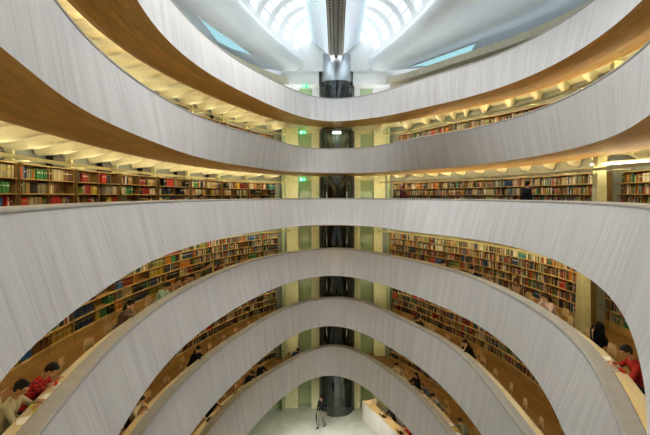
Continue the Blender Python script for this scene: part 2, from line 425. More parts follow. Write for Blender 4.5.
def exit_sign(c):
    zf = RIM[c]-FLOOR_DROP
    t = empty('exit_sign', (-2.0, YBACK-.62, zf+2.16) if c != 'A' else (-1.8, 25.22, zf+1.98))
    m = MB(); m.box(-.19, .19, -.03, .03, -.09, .09); m.box(-.01,.01,-.01,.01,.09,.16); m.build('housing', M_EXIT, t)
    m = MB(); y = -.034
    m.box(-.12, -.02, y, y+.003, -.06, .06)                         # pale doorway
    m.box(.06, .13, y, y+.003, -.012, .012)
    m.v += [(.16, y, 0), (.11, y, .04), (.11, y, -.04)]; b = len(m.v); m.face((b-3, b-2, b-1))
    m.build('pictogram', M_EXITW, t)
    m = MB(); y = -.038                                             # running figure in green on the doorway
    m.ell((-.06, y, .042), (.012, .003, .012)); m.tube([(-.062, y, .028), (-.072, y, -.008)], .010, 6)
    m.tube([(-.072, y, -.008), (-.05, y, -.03), (-.055, y, -.054)], .007, 6); m.tube([(-.072, y, -.008), (-.09, y, -.03), (-.11, y, -.032)], .007, 6)
    m.tube([(-.064, y, .022), (-.04, y, .008), (-.03, y, .02)], .005, 6); m.tube([(-.064, y, .022), (-.09, y, .015), (-.095, y, -.005)], .005, 6)
    m.build('running_figure', M_EXIT, t)
    tag(t, 'green illuminated exit sign above the door left of the lift, %s gallery up' % NAMES[c], 'sign', 'exit signs left of the lift')
for c in 'ABC': exit_sign(c)

# ------------------------------------------------------------------ lift
def lift():
    cx, cy = .05, 25.75; R = .94
    t = empty('lift_tower', (cx, cy, 0)); tag(t, 'round glass lift tower with steel top at the far end of the atrium', 'lift')
    m = MB(); zt = ZE+6.7
    m.lathe([(R, .02), (R, zt)], 0, 0, 40, a0=PI, a1=2*PI); m.build('glass_shaft', M_SMOKE, t)
    m = MB(); m.lathe([(R+.03, zt), (R+.03, ZE+8.3), (.1, ZE+8.32)], 0, 0, 48); m.build('steel_drum', M_CHROME, t)
    m = MB()
    for a in (PI, 2*PI): m.box(math.cos(a)*(R+.05)-.05, math.cos(a)*(R+.05)+.05, -.12, .02, .01, ZE+8.2)
    m.build('side_frame', M_STEEL, t)
    m = MB(); m.box(-.9, .9, .2, .3, .01, zt); m.build('back_panel', M_DARKG, t)
    m = MB()
    for x in (-.55, .55): m.box(x-.04, x+.04, -.1, .0, .01, zt)
    m.build('guide_rail', M_STEEL, t)
    m = MB()
    for c in LV+'G':
        z = RIM[c]-FLOOR_DROP if c != 'G' else .02
        m.lathe([(R-.02, z-.12), (R+.012, z-.12), (R+.012, z+.02), (R-.02, z+.02)], 0, 0, 32, a0=PI, a1=2*PI)
        m.tube([(-.6, -.05, z+.3), (0, -.05, z+1.4), (.6, -.05, z+.3)], .012, 6)
        m.tube([(-.6, -.05, z+2.3), (0, -.05, z+1.4), (.6, -.05, z+2.3)], .012, 6)
    m.build('shaft_bracing', M_STEEL, t)
    car = empty('cabin'); car.parent = t; zc = RIM['B']-FLOOR_DROP
    m = MB(); m.lathe([(.1, zc+2.15), (.84, zc+2.15), (.84, zc+2.3), (.1, zc+2.32)], 0, 0, 32); m.build('cabin_roof', M_CHROME, car)
    m = MB(); m.box(-.24, .24, -.62, -.5, zc+2.02, zc+2.12); m.build('lamp', M_LIFTL, car)
    m = MB(); m.lathe([(.1, zc), (.84, zc), (.84, zc+.1), (.1, zc+.1)], 0, 0, 32); m.build('cabin_floor', M_STEEL, car)
    m = MB(); m.box(-.75, .75, .12, .18, zc+.1, zc+2.15); m.box(-.8, .8, -.3, -.26, zc+1.75, zc+1.83); m.build('cabin_wall', plain('cabin_panel', (.35,.37,.25), .3), car)
lift()

# ------------------------------------------------------------------ roof
def lipx(y): return 4.525-.01426*(y-12)**2
YS = [(-3+.5*i) for i in range(58)]       # -3 .. 25.5
YS = [y for y in YS if y <= 25.3]+[25.5]
for side in (-1, 1):
    m = MB()
    prof = [(-.12, 8.05), (-.18, 7.9), (-.15, 7.78), (.0, 7.55), (.25, 7.38), (.6, 7.34), (1.2, 7.40), (2.2, 7.52), (3.5, 7.62), (6.5, 7.70), (9.5, 7.72)]
    rows = [[(side*(max(lipx(y), 1.2)+o), y, ZE+h) for y in YS] for o, h in prof]
    m.grid(rows, 0, False, flip=side > 0)
    m.grid([[(side*(lipx(y)+o), y, ZE+h) for y in YS] for o, h in ((-.12, 8.05), (.3, 8.1), (9.5, 8.4))])
    struct('ceiling', m, M_LIP)
KX, KZ = 1.43, 9.05
for side in (-1, 1):                       # ribbed white keel hanging in the middle of the skylight
    m = MB(); n = 90
    for k in range(n):
        y = -3+28.4*k/n; d = .17
        a = (side*.36, y, ZE+8.12); b = (side*(KX+.0), y, ZE+KZ)
        m.hexa([a, (side*.36, y+d, ZE+8.12), (side*(.36+.1), y+d, ZE+8.3), (side*.46, y, ZE+8.3),
                (side*(KX-.12), y, ZE+KZ), (side*(KX-.12), y+d, ZE+KZ), (side*(KX+.03), y+d, ZE+KZ+.02), (side*(KX+.03), y, ZE+KZ+.02)])
    m.grid([[(side*.42, y, ZE+8.2) for y in YS], [(side*KX, y, ZE+KZ+.1) for y in YS]])
    t = m.build('ceiling', M_KEEL); t['kind'] = 'structure'
t = empty('ridge_beam', (0, 0, 0)); tag(t, 'long grey steel beam with bolt holes running overhead to the lift tower', 'beam')
m = MB(); m.box(-.10, .10, -3, 24.75, ZE+7.98, ZE+8.1); m.tube([(0, -3, ZE+7.98), (0, 24.75, ZE+7.98)], .07, 10); m.box(-.42, .42, -3, 24.75, ZE+8.145, ZE+8.2); m.build('centre_tube', M_BEAM, t)
for side in (-1, 1):
    m = MB(); x0, x1 = sorted((side*.14, side*.38)); m.box(x0, x1, -3, 24.75, ZE+8.08, ZE+8.14); m.build('flange', plain('flange_grey', (.52,.50,.44), .5), t)
    m = MB()
    for k in range(96):
        y = -2.5+k*.28; m.box(side*.27-.035, side*.27+.035, y, y+.13, ZE+8.070, ZE+8.079)
    m.build('bolt_holes', M_BLACK if side < 0 else M_STEEL, t)
# glazed half vaults: broad white ribs and glass bands between
ribs = []; yv = 25.2
while yv > -3: ribs.append(yv); yv -= 1.30
def arc_pt(side, y, t, dz=0):
    xl = lipx(y)-.05; a = t*PI/2
    x = KX+(xl-KX)*math.cos(a); z = 7.95+(KZ+.75-7.95)*math.sin(a)
    return (side*x, y, ZE+z+dz)
wn = 0
for side in (-1, 1):
    m = MB(); NA = 20
    for y in ribs:
        w = .5
        for yy0, yy1 in ((y-w, y),):
            lo0 = [arc_pt(side, yy0, j/NA) for j in range(NA+1)]; lo1 = [arc_pt(side, yy1, j/NA) for j in range(NA+1)]
            hi0 = [(p[0], p[1], p[2]+.22) for p in lo0]; hi1 = [(p[0], p[1], p[2]+.22) for p in lo1]
            m.grid([lo0, lo1]); m.grid([lo0, hi0]); m.grid([lo1, hi1]); m.grid([hi0, hi1])
    struct('ceiling', m, M_RIB)
    for k, y in enumerate(ribs):
        ya, yb = y-1.30, y-.5; wn += 1
        if k == len(ribs)-1: break
        w = empty('window_%d' % wn); w['kind'] = 'structure'
        m = MB(); m.grid([[arc_pt(side, ya, .12+.88*j/NA, .12) for j in range(NA+1)], [arc_pt(side, yb, .12+.88*j/NA, .12) for j in range(NA+1)]])
        m.build('pane', M_PANE, w)
        m = MB()
        for j in range(7):
            t_ = .12+.88*j/6; p = arc_pt(side, ya, t_, .1); q_ = arc_pt(side, yb, t_, .1); m.tube([p, q_], .035, 6)
        m.grid([[arc_pt(side, ya, .12*j/4) for j in range(5)], [arc_pt(side, yb, .12*j/4) for j in range(5)]])
        m.build('window_frame', M_RIB, w)
# end wall of the vault
m = MB(); b = len(m.v)
for side in (-1, 1):
    for j in range(20):
        p, q_ = arc_pt(side, 25.21, j/20, .3), arc_pt(side, 25.21, (j+1)/20, .3)
        b = len(m.v); m.v += [p, q_, (q_[0], 25.21, ZE+7.3), (p[0], 25.21, ZE+7.3)]; m.face((b, b+1, b+2, b+3))
b = len(m.v); m.v += [(-KX, 25.21, ZE+10), (KX, 25.21, ZE+10), (KX, 25.21, ZE+7.3), (-KX, 25.21, ZE+7.3)]; m.face((b, b+1, b+2, b+3))
struct('wall_back', m, M_WHITE)
# pocket walls beside the drum
for side in (-1, 1):
    m = MB(); x0, x1 = sorted((side*1.0, side*3.2)); m.box(x0, x1, 25.3, YBACK-.01, ZE+6.55, ZE+7.95)
    struct('trim_30' if side < 0 else 'trim_31', m, M_WHITE)
# louvred side windows in the roof slope
for wi, quad in enumerate((((4.28, 24.85), (5.9, 24.9), (7.15, 22.9), (6.95, 21.3)), ((-4.35, 22.5), (-5.3, 21.8), (-5.75, 20.7), (-5.7, 17.7)))):
    wn += 1; w = empty('window_%d' % wn); w['kind'] = 'structure'
    def hz(x, y):
        o = abs(x)-lipx(y); pr = [(.6, 7.34), (1.2, 7.40), (2.2, 7.52), (3.5, 7.62), (6.5, 7.70)]
        return ZE+float(np.interp(o, [p[0] for p in pr], [p[1] for p in pr]))
    q4 = [Vector((x, y, hz(x, y)-.03)) for x, y in quad]
    m = MB(); NL = 5
    for k in range(NL):
        ta, tb = k/NL+.02, (k+1)/NL-.05
        # slats run along the long edge
        a0, a1 = q4[0].lerp(q4[1], ta), q4[0].lerp(q4[1], tb); b0, b1 = q4[3].lerp(q4[2], ta), q4[3].lerp(q4[2], tb)
        b_ = len(m.v); m.v += [tuple(a0), tuple(b0), tuple(b1+Vector((0,0,-.03))), tuple(a1+Vector((0,0,-.03)))]; m.face((b_, b_+1, b_+2, b_+3))
    m.build('glass_louvres', emit('daylit_blue_glass', (.36,.62,.68), .70), w)
    m = MB()
    for k in range(4): m.tube([q4[k], q4[(k+1) % 4]], .04, 6)
    m.build('window_frame', M_RIB, w)
# top-floor low book wall with pale coping
for side in (-1, 1):
    idx, P = arc_where('A', side, WALL_OFF, 2, 25.3)
    T, B, n, q = RING['A']; zf = RIM['A']-FLOOR_DROP; m = MB()
    rows = [[(float(T[i,0]+n[i,0]*o), float(T[i,1]+n[i,1]*o), z_) for i in idx] for o, z_ in ((2.05, ZE+6.52), (2.05, ZE+6.86), (2.5, ZE+6.86), (2.5, zf))]
    m.grid(rows, 0, False, smooth=False)
    struct('trim_40' if side < 0 else 'trim_41', m, plain('beige_coping', (.60,.55,.42), .6))

# ------------------------------------------------------------------ what hides what from a point of view
from mathutils.bvhtree import BVHTree
_v, _f = [], []
for o in bpy.data.objects:
    if o.type == 'MESH' and o.name.split('.')[0] in ('parapet', 'ledge', 'soffit', 'desktop', 'floor_deck'):
        b = len(_v); _v += [tuple(v.co) for v in o.data.vertices]; _f += [tuple(b+i for i in p.vertices) for p in o.data.polygons]
OCC = BVHTree.FromPolygons(_v, _f)
EYE = Vector((0, 0, ZE))
def proj(p, e=EYE):
    d = p-e
    if d.y < .5: return None
    return CXP+FPX*d.x/d.y, YHP-FPX*d.z/d.y
def sees(p, e=EYE):
    q = proj(p, e)
    if q is None or not (-4 < q[0] < 654 and -4 < q[1] < 439): return False
    d = p-e; L = d.length
    return OCC.ray_cast(e, d.normalized(), L-.05)[0] is None
EYES = [EYE, Vector((1.0, .3, ZE)), Vector((-1.0, .3, ZE)), Vector((0, .3, ZE+.6)), Vector((0, .3, ZE-.5))]

# ------------------------------------------------------------------ bookcases
BW, BD, BH, PITCH, KICK = 1.10, .30, 1.93, .338, .20
proto = empty('bookcase')
def part(name, mat, *boxes):
    m = MB()
    for bx in boxes: m.box(*bx)
    return m.build(name, mat, proto)
part('side_panel', M_SIDE, (0, .018, 0, BD-.04, 0, BH)); part('side_panel', M_SIDE, (BW-.018, BW, 0, BD-.04, 0, BH))
part('back_panel', M_BACKP, (.022, BW-.022, 0, .015, KICK, BH))
part('plinth', M_SHELF, (.022, BW-.022, .02, BD-.02, 0, KICK))
for k in range(6):
    z = KICK+k*PITCH; part('shelf', M_SHELF, (.022, BW-.022, .015, BD, z, z+.024))
proto['category'] = 'bookcase'
PAL = {'yellow': (.50,.38,.05), 'navy blue': (.03,.06,.16), 'blue': (.04,.16,.42), 'dark red': (.30,.03,.03), 'bright red': (.55,.05,.04),
       'black': (.02,.02,.022), 'green': (.06,.26,.10), 'olive green': (.26,.30,.08), 'cream': (.52,.46,.30), 'white': (.66,.63,.54), 'brown': (.20,.10,.04),
       'orange': (.60,.24,.04), 'grey': (.28,.28,.26), 'teal': (.06,.26,.26), 'tan': (.42,.28,.12)}
MIX = ['cream']*5+['white']*5+['black']*4+['dark red']*2+['bright red']*2+['navy blue']*2+['blue', 'green', 'green', 'brown', 'brown', 'tan', 'tan', 'grey', 'grey', 'yellow', 'orange', 'teal', 'olive green']
BOOKS = []        # (matrix, x, y, z, w, d, h, colour, level, side, bay number, shelf number, index on shelf, label strip)
def fill(M, c, side, bay, rng):
    for k in range(5):
        z = KICK+k*PITCH+.024; x = .03; i = 0; end = BW-.03
        if c == 'D' and side < 0 and bay > 6: runp, mixp = .82, .1
        elif c == 'C' and side < 0: runp, mixp = .50, .28
        else: runp, mixp = .22, .72
        while x < end-.03:
            u = rng.random(); L = rng.uniform(.2, 1.05) if c == 'D' and side < 0 else rng.uniform(.12, .5)
            stop = min(end, x+L)
            if u > runp+mixp and not (side > 0): x = stop; continue
            run = u < runp
            col = rng.choice(['yellow', 'navy blue', 'navy blue', 'black', 'black', 'dark red', 'dark red', 'brown', 'olive green', 'cream', 'green', 'blue', 'orange'] if c == 'D' and side < 0 else MIX)
            if run and c == 'D' and side > 0 and bay > 13: col = rng.choice(['black', 'black', 'green', 'navy blue', 'cream'])
            h = rng.uniform(.23, .29); w = rng.uniform(.03, .05); strip = rng.choice([None, 'white', 'yellow', 'white']) if run else None
            while x < stop-.015:
                if not run: h = rng.uniform(.19, .30); w = rng.uniform(.02, .05); col = rng.choice(MIX); strip = rng.choice([None, None, 'white', 'dark red'])
                w = min(w, end-x)
                if w < .014: break
                i += 1; BOOKS.append((M, x, rng.uniform(.20, .23), z, w*.95, rng.uniform(.15, .19), h, col, c, side, bay, k+1, i, strip))
                x += w
            if rng.random() < .25: x += rng.uniform(.02, .12)
def ordinal(n): return '%d%s' % (n, 'th' if 10 < n % 100 < 14 else {1: 'st', 2: 'nd', 3: 'rd'}.get(n % 10, 'th'))
first_case = [True]
def add_case(loc, rz, c, side, bay):
    if first_case[0]: r = proto; r.location = loc; r.rotation_euler = (0, 0, rz); first_case[0] = False
    else: r = dup(proto, loc, rz)
    tag(r, 'pale wood bookcase, %s from the lift along the %s wall, %s gallery up' % (ordinal(bay), 'left' if side < 0 else 'right', NAMES[c]), 'bookcase',
        'bookcases on the %s wall of the %s gallery' % ('left' if side < 0 else 'right', NAMES[c]))
    return r
rng = random.Random(11)
def column(loc, rz, w0, w1, d, h, label, nm='column'):
    m = MB(); m.hexa([(-w0/2, 0, 0), (w0/2, 0, 0), (w0/2, d, 0), (-w0/2, d, 0), (-w1/2, .0, h), (w1/2, .0, h), (w1/2, d*.8, h), (-w1/2, d*.8, h)])
    o = m.build(nm, M_CREAM); o.location = loc; o.rotation_euler = (0, 0, rz)
    tag(o, label, 'column', 'cream columns between the bookcases'); return o
for c in LV:
    T, B, n, q = RING[c]; zf = RIM[c]-FLOOR_DROP
    for side in (-1, 1):
        def walk(off, y0, y1):
            idx, P = arc_where(c, side, off, y1, y0); return [Vector((float(P[i,0]), float(P[i,1]))) for i in idx]
        poly = walk(WALL_OFF+.30, 25.35, 3.0)
        if side < 0: poly = [p for p in poly]
        # arc-length walk
        ds = [0]
        for a, b_ in zip(poly, poly[1:]): ds.append(ds[-1]+(b_-a).length)
        def at(s):
            return Vector((float(np.interp(s, ds, [p.x for p in poly])), float(np.interp(s, ds, [p.y for p in poly]))))
        s = .02; bay = 0; back = 0.0
        while s+BW < ds[-1]:
            a, b_ = at(s), at(s+BW)
            if side > 0 and c != 'A' and abs((a.y+b_.y)/2-(12.0 if c not in 'C' else 11.9)) < .75 and bay < 90 and not back:
                mid = at(s+.3); nrm = Vector((1, 0)); rz = math.atan2((b_-a).y, (b_-a).x)
                p = mid-Vector((.45, 0))
                column((p.x, p.y, zf+.001), rz+PI, (.30), .20, .32, 2.36, 'large tapering cream column breaking the %s row on the right, %s gallery up' % ('bookcase', NAMES[c]), 'column')
                s += .9-1.9; back = .55; continue
            if not (c == 'A' or (a.y+b_.y)/2 < 4.0):
                d = (b_-a).normalized(); L = (b_-a).length
                if side < 0: org, rz = b_, math.atan2(-d.y, -d.x); inn = Vector((-d.y, d.x))  # walking towards the camera
                else: org, rz = a, math.atan2(d.y, d.x)
                # local +y must point into the room
                yl = Vector((-math.sin(rz), math.cos(rz)))
                cen = Vector((.264, 12.0)); 
                if yl.dot(cen-(a+b_)/2) < 0:
                    org = b_ if side > 0 else a; rz += PI; yl = -yl
                org = org-yl*back
                M = Matrix.Translation((org.x, org.y, zf+.002)) @ Matrix.Rotation(rz, 4, 'Z')
                bay += 1
                vis = any(sees(M @ Vector((x, BD, z)), e) for e in EYES for x in (.1, .55, 1.0) for z in (.2, .6, 1.0, 1.4, 1.8))
                if vis:
                    add_case(M.translation, rz, c, side, bay); fill(M, c, side, bay, rng)
                    if side < 0 and c in 'BC' and bay % 2 == 1 and bay > 3:
                        t = M @ Vector((.3, .02, 0)); m = MB(); m.box(0, .52, 0, .16, 0, .26); m.box(.03, .49, .16, .165, .03, .23, 1); m.box(-.01, .53, .02, .14, -.02, .0, 0)
                        o = m.build('air_outlet_box', [M_BLACK, M_STEEL]); o.location = (t.x, t.y, zf+BH+.26+.02); o.location.z = zf+BH+.022; o.rotation_euler = (0, 0, rz)
                        tag(o, 'black rectangular box on top of the %s bookcase, left wall, %s gallery up' % (ordinal(bay), NAMES[c]), 'box', 'black boxes on the bookcase tops')
            s += BW+.004
            if bay % 2 == 0 and side < 0 and c in 'BC':
                p = at(s+.07); d = (at(s+.14)-at(s)).normalized(); rz = math.atan2(d.y, d.x); yl = Vector((-math.sin(rz), math.cos(rz)))
                if yl.dot(Vector((.264, 12))-p) < 0: rz += PI; yl = -yl
                p = p-yl*back
                if any(sees(Vector((p.x, p.y, zf+z)), e) for e in EYES for z in (.5, 1.2, 1.7, 2.0, 2.1)):
                    column((p.x, p.y, zf+.001), rz, .09, .09, .20, 2.30, 'narrow cream column after the %s bookcase, %s wall, %s gallery up' % (ordinal(bay), 'left' if side < 0 else 'right', NAMES[c]))
                s += .15
# the 300 books that show largest stand as books of their own, the rest are one mass
def centre(b): return b[0] @ Vector((b[1]+b[4]/2, b[2]+.02, b[3]+b[6]/2))
order = sorted(range(len(BOOKS)), key=lambda i: -BOOKS[i][6]*BOOKS[i][4]**.5/max(1, centre(BOOKS[i]).y))
single = set()
for i in order:
    if len(single) >= 296: break
    if sees(centre(BOOKS[i])): single.add(i)
def hexcol(name, r): c_ = PAL[name]; k = r.uniform(.65, 1.25); return tuple(min(1, x*k) for x in c_)+(1,)
mass = MB(); mcol = []
for i, b in enumerate(BOOKS):
    M, x, yf, z, w, d, h, col, c, side, bay, sh, num, strip = b
    cc = hexcol(col, rng)
    if i in single:
        m = MB(); t = min(.004, w*.15)
        m.box(0, w, -.003, 0, 0, h); m.box(0, t, -d, -.003, 0, h); m.box(w-t, w, -d, -.003, 0, h); m.box(t, w-t, -d+.005, -.003, .004, h-.004)
        cols = [cc]*18+[(.72,.68,.55,1)]*6
        if strip:
            m.box(.001, w-.001, 0, .0012, h*.62, h*.74); cols += [PAL[strip]+(1,)]*6
        me = m.mesh('book'); me.materials.append(M_BOOK)
        at_ = me.color_attributes.new('Col', 'FLOAT_COLOR', 'CORNER'); flat = []
        for p, q_ in zip(me.polygons, cols): flat += list(q_)*len(p.vertices)
        at_.data.foreach_set('color', flat)
        o = link('book', me); o.matrix_world = M @ Matrix.Translation((x, yf, z+.001))
        tag(o, '%s book, %s on %s shelf up of %s bookcase, %s wall, %s gallery' % (col, ordinal(num), ordinal(sh), ordinal(bay), 'left' if side < 0 else 'right', NAMES[c]), 'book', 'books on the gallery bookcases')
    else:
        mass.box(x, x+w, yf-d, yf, z+.001, z+.001+h, 0, M); mcol += [cc]*6
        if strip:
            k = len(mass.v); mass.v += [tuple(M @ Vector(p)) for p in ((x+w, yf+.001, z+h*.62), (x, yf+.001, z+h*.62), (x, yf+.001, z+h*.74), (x+w, yf+.001, z+h*.74))]
            mass.face((k, k+1, k+2, k+3)); mcol.append(PAL[strip]+(1,))
o = mass.build('books', M_BOOK); at_ = o.data.color_attributes.new('Col', 'FLOAT_COLOR', 'CORNER')
at_.data.foreach_set('color', np.repeat(np.array(mcol, dtype=np.float32), 4, axis=0).ravel())
tag(o, 'rows of small books filling the bookcases on every gallery', 'books', None, 'stuff')
print('BOOKS', len(BOOKS), 'single', len(single))
# ------------------------------------------------------------------ people
def seg_dist(P, a, b):
    ab = b-a; t = np.clip(((P-a)@ab)/max(1e-9, ab@ab), 0, 1); return np.linalg.norm(P-(a+t[:, None]*ab), axis=1), t
def elbow(sh, hd, l1, l2, pole):
    d = hd-sh; L = min(d.length, (l1+l2)*.985); u = d.normalized(); a = (l1*l1-l2*l2+L*L)/(2*L); h = math.sqrt(max(0, l1*l1-a*a))
    p = (pole-u*pole.dot(u)).normalized(); return sh+u*a+p*h, sh+u*L
def make_body(name, lean=.35, hip=(0, 0, .52), pitch=.6, yaw=0.0, rh=(.13, .46, .86), lh=(-.14, .44, .86), rpole=(.7, -.2, -.7), lpole=(-.7, -.2, -.7),
              rdir=(-.3, 1, -.1), ldir=(.3, 1, -.1), legs='sit', sleeve='long', curl=.5):
    """returns (mesh, head matrix): one continuous voxel-merged figure, material slots skin, shirt, trousers, shoes, eyes, lips"""
    caps = []                                  # a, b, ra, rb, zone, flat
    V = Vector; hip = V(hip)
    def sp(f, r): return hip+V((0, math.sin(lean)*f, math.cos(lean)*f))
    waist, chest, neck0 = sp(.17, 0), sp(.36, 0), sp(.50, 0)
    for x in (-.075, .075):
        caps.append((hip+V((x, 0, 0)), waist+V((x*.8, 0, 0)), .112, .10, 1)); caps.append((waist+V((x*.8, 0, 0)), chest+V((x*1.05, 0, 0)), .10, .115, 1))
        caps.append((chest+V((x*1.05, 0, 0)), sp(.44, 0)+V((x*1.2, 0, 0)), .115, .075, 1))
    caps.append((hip+V((-.07, 0, -.02)), hip+V((.07, 0, -.02)), .115, .115, 2))
    hp = lean*.6+pitch*.35; nk = V((0, math.sin(hp), math.cos(hp)))
    head = neck0+nk*.115+V((0, .03*math.sin(pitch), 0)); caps.append((sp(.46, 0), head-nk*.02, .055, .05, 0)); caps.append((sp(.44, 0), sp(.485, 0), .078, .062, 1))
    HM = Matrix.Translation(head+V((0, 0, 0))) @ Matrix.Rotation(yaw, 4, 'Z') @ Matrix.Rotation(-pitch, 4, 'X') @ Matrix.Translation((0, .015, .055))
    hands = []
    for s, tgt, pole, dr in ((1, rh, rpole, rdir), (-1, lh, lpole, ldir)):
        sh = sp(.445, 0)+V((s*.175, 0, 0)); tgt = V(tgt)
        if tgt.z > 2: tgt = HM @ V((s*.075, .05, -.075))
        el, hd = elbow(sh, tgt, .285, .25, V(pole))
        caps.append((sp(.45, 0)+V((s*.08, 0, 0)), sh, .07, .06, 1)); caps.append((sh, el, .056, .043, 1)); caps.append((el, el.lerp(hd, .92), .041, .03 if sleeve == 'long' else .025, 1 if sleeve == 'long' else 0))
        caps.append((el.lerp(hd, .85), hd, .025, .024, 0))
        d = V(dr).normalized() if tgt != hd or True else d
        fw = (hd-el).normalized(); d = (fw*.5+d*.5).normalized(); side = d.cross(V((0, 0, 1))); side = side.normalized() if side.length > .1 else V((1, 0, 0)); up = side.cross(d).normalized()
        for k in range(4):                                   # palm and four curled fingers of different lengths
            o = side*((k-1.5)*.019); kn = hd+d*.085+o*1.1; L = (.068, .078, .074, .058)[k if s > 0 else k]
            caps.append((hd+d*.01+o*.7, kn, .014, .0125, 0))
            a = .35+curl; m1 = kn+(d*math.cos(a*.5)-up*math.sin(a*.5))*L*.55; m2 = m1+(d*math.cos(a*1.4)-up*math.sin(a*1.4))*L*.5
            caps.append((kn, m1, .0105, .0095, 0)); caps.append((m1, m2, .0095, .008, 0))
        th = hd+d*.03-side*s*.03; t1 = th+(d*.6-side*s*.75-up*.2).normalized()*.038; t2 = t1+(d*.95-side*s*.2-up*.2).normalized()*.03
        caps.append((hd+d*.015, th, .015, .014, 0)); caps.append((th, t1, .013, .011, 0)); caps.append((t1, t2, .011, .009, 0))
    for s in (-1, 1):
        h0 = hip+V((s*.09, 0, -.02))
        if legs == 'sit': kn = V((s*.12, .43, .50)); an = V((s*.12, .36+.05*s, .09)); toe = an+V((0, .15, -.045))
        elif legs == 'walk': kn = V((s*.10, .10 if s > 0 else .03, .49)); an = V((s*.10, .20 if s > 0 else -.17, .09)); toe = an+V((s*.02, .16, -.045))
        caps.append((h0, kn, .088, .06, 2)); caps.append((kn, an+V((0, 0, .03)), .058, .043, 2)); caps.append((an, an+V((0, 0, -.035)), .042, .045, 3)); caps.append((an+V((0, .0, -.045)), toe, .042, .036, 3))
    m = MB()
    for a, b, ra, rb, z in caps:
        d = (b-a); L = d.length; d = d.normalized() if L > 1e-6 else V((0, 0, 1))
        pts, rr = [], []
        for k in range(4): t = PI/2*(k+.35)/4.35; pts.append(a-d*ra*math.cos(t)); rr.append(ra*math.sin(t))
        pts.append(a); rr.append(ra); pts.append(b); rr.append(rb)
        for k in range(3, -1, -1): t = PI/2*(k+.35)/4.35; pts.append(b+d*rb*math.cos(t)); rr.append(rb*math.sin(t))
        m.tube(pts, rr, 14)
    def hell(c, r): m.ell((0, 0, 0), r, M=None); 
    def add_ell(c, r):
        b = len(m.v); m.ell((0, 0, 0), r, nu=20, nv=14)
        for i in range(b, len(m.v)): m.v[i] = tuple(HM @ (V(m.v[i])+V(c)))
    add_ell((0, -.005, .02), (.073, .092, .088)); add_ell((0, .018, -.03), (.056, .066, .075)); add_ell((0, .035, -.07), (.034, .034, .028))
    add_ell((0, .089, -.018), (.012, .016, .026)); add_ell((0, .095, -.034), (.017, .013, .010)); add_ell((0, .075, .018), (.052, .016, .012))
    add_ell((0, .080, -.062), (.022, .010, .008))
    for s in (-1, 1): add_ell((s*.074, -.005, -.012), (.010, .020, .030))
    me = m.mesh('tmp'); o = bpy.data.objects.new('tmp', me); COL.objects.link(o)
    md = o.modifiers.new('r', 'REMESH'); md.mode = 'VOXEL'; md.voxel_size = .0075
    sm = o.modifiers.new('s', 'SMOOTH'); sm.factor = .5; sm.iterations = 3
    dg = bpy.context.evaluated_depsgraph_get(); out = bpy.data.meshes.new_from_object(o.evaluated_get(dg)); out.name = name
    bpy.data.objects.remove(o); bpy.data.meshes.remove(me)
    n = len(out.polygons); C = np.empty(n*3); out.polygons.foreach_get('center', C); C = C.reshape(-1, 3)
    best = np.full(n, 9.0); zone = np.zeros(n, int)
    for a, b, ra, rb, z in caps:
        dd, t = seg_dist(C, np.array(a), np.array(b)); dd = dd-(ra*(1-t)+rb*t); w = dd < best-1e-4; best[w] = dd[w]; zone[w] = z
    hi = np.array(HM.inverted()); H = C@hi[:3, :3].T+hi[:3, 3]
    inh = (np.abs(H[:, 0]) < .09) & (H[:, 2] > -.105) & (H[:, 2] < .12) & (np.abs(H[:, 1]) < .13); zone[inh & (zone == 1)] = 0
    for s in (-1, 1):
        e = np.sqrt(((H[:, 0]-s*.031)/.013)**2+((H[:, 2]+.0)/.007)**2); zone[(e < 1) & (H[:, 1] > .05)] = 4
        e = np.sqrt(((H[:, 0]-s*.031)/.018)**2+((H[:, 2]-.02)/.004)**2); zone[(e < 1) & (H[:, 1] > .05)] = 4
    e = np.sqrt((H[:, 0]/.022)**2+((H[:, 2]+.062)/.006)**2); zone[(e < 1) & (H[:, 1] > .06)] = 5
    out.materials.clear()
    for k in range(6): out.materials.append(SKIN[0])
    out.polygons.foreach_set('material_index', zone); out.polygons.foreach_set('use_smooth', [True]*n); out.update()
    return out, HM
def cloth(n, c): return plain(n, c, .85, var=.12, scale=14, spec=.15)
SKIN = [plain('skin_light', (.58,.36,.25), .5, var=.04), plain('skin_tan', (.42,.24,.15), .5, var=.04)]
M_LIPS = plain('lips', (.40,.13,.11), .5); HAIRS = {'black': plain('black_hair', (.012,.010,.010), .5), 'brown': plain('brown_hair', (.07,.035,.018), .5), 'fair': plain('fair_hair', (.30,.19,.09), .5)}
JEANS = cloth('dark_denim', (.03,.04,.07)); TROUS = cloth('khaki_cloth', (.20,.19,.14)); M_SHOE = plain('shoe_leather', (.02,.018,.016), .4)
POSES = {
 'write': dict(), 'writeshort': dict(sleeve='short', pitch=.75, lean=.42),
 'fold': dict(rh=(-.04, .44, .86), lh=(.04, .40, .86), rdir=(-1, .3, 0), ldir=(1, .3, 0), pitch=.85, lean=.5),
 'cheek': dict(lh=(0, 0, 9), lpole=(-.5, .3, -1), ldir=(0, 0, 1), curl=.2, sleeve='short', pitch=.5, lean=.45),
 'head': dict(rh=(0, 0, 9), rpole=(.5, .3, -1), rdir=(0, 0, 1), curl=.3, pitch=.45, lean=.4),
 'look': dict(pitch=.2, lean=.15, rh=(.10, .44, .86), lh=(-.10, .44, .86)),
 'deep': dict(lean=.72, pitch=.75, rh=(.10, .62, .86), lh=(-.20, .58, .86)),
 'turn': dict(pitch=.3, lean=.25, yaw=.7, sleeve='short'),
 'stand': dict(hip=(0, 0, .93), lean=.04, pitch=.15, rh=(.27, .08, .80), lh=(-.27, -.02, .80), rpole=(.5, -1, 0), lpole=(-.5, -1, 0), rdir=(0, .1, -1), ldir=(0, .1, -1), legs='walk')}
BODY = {}
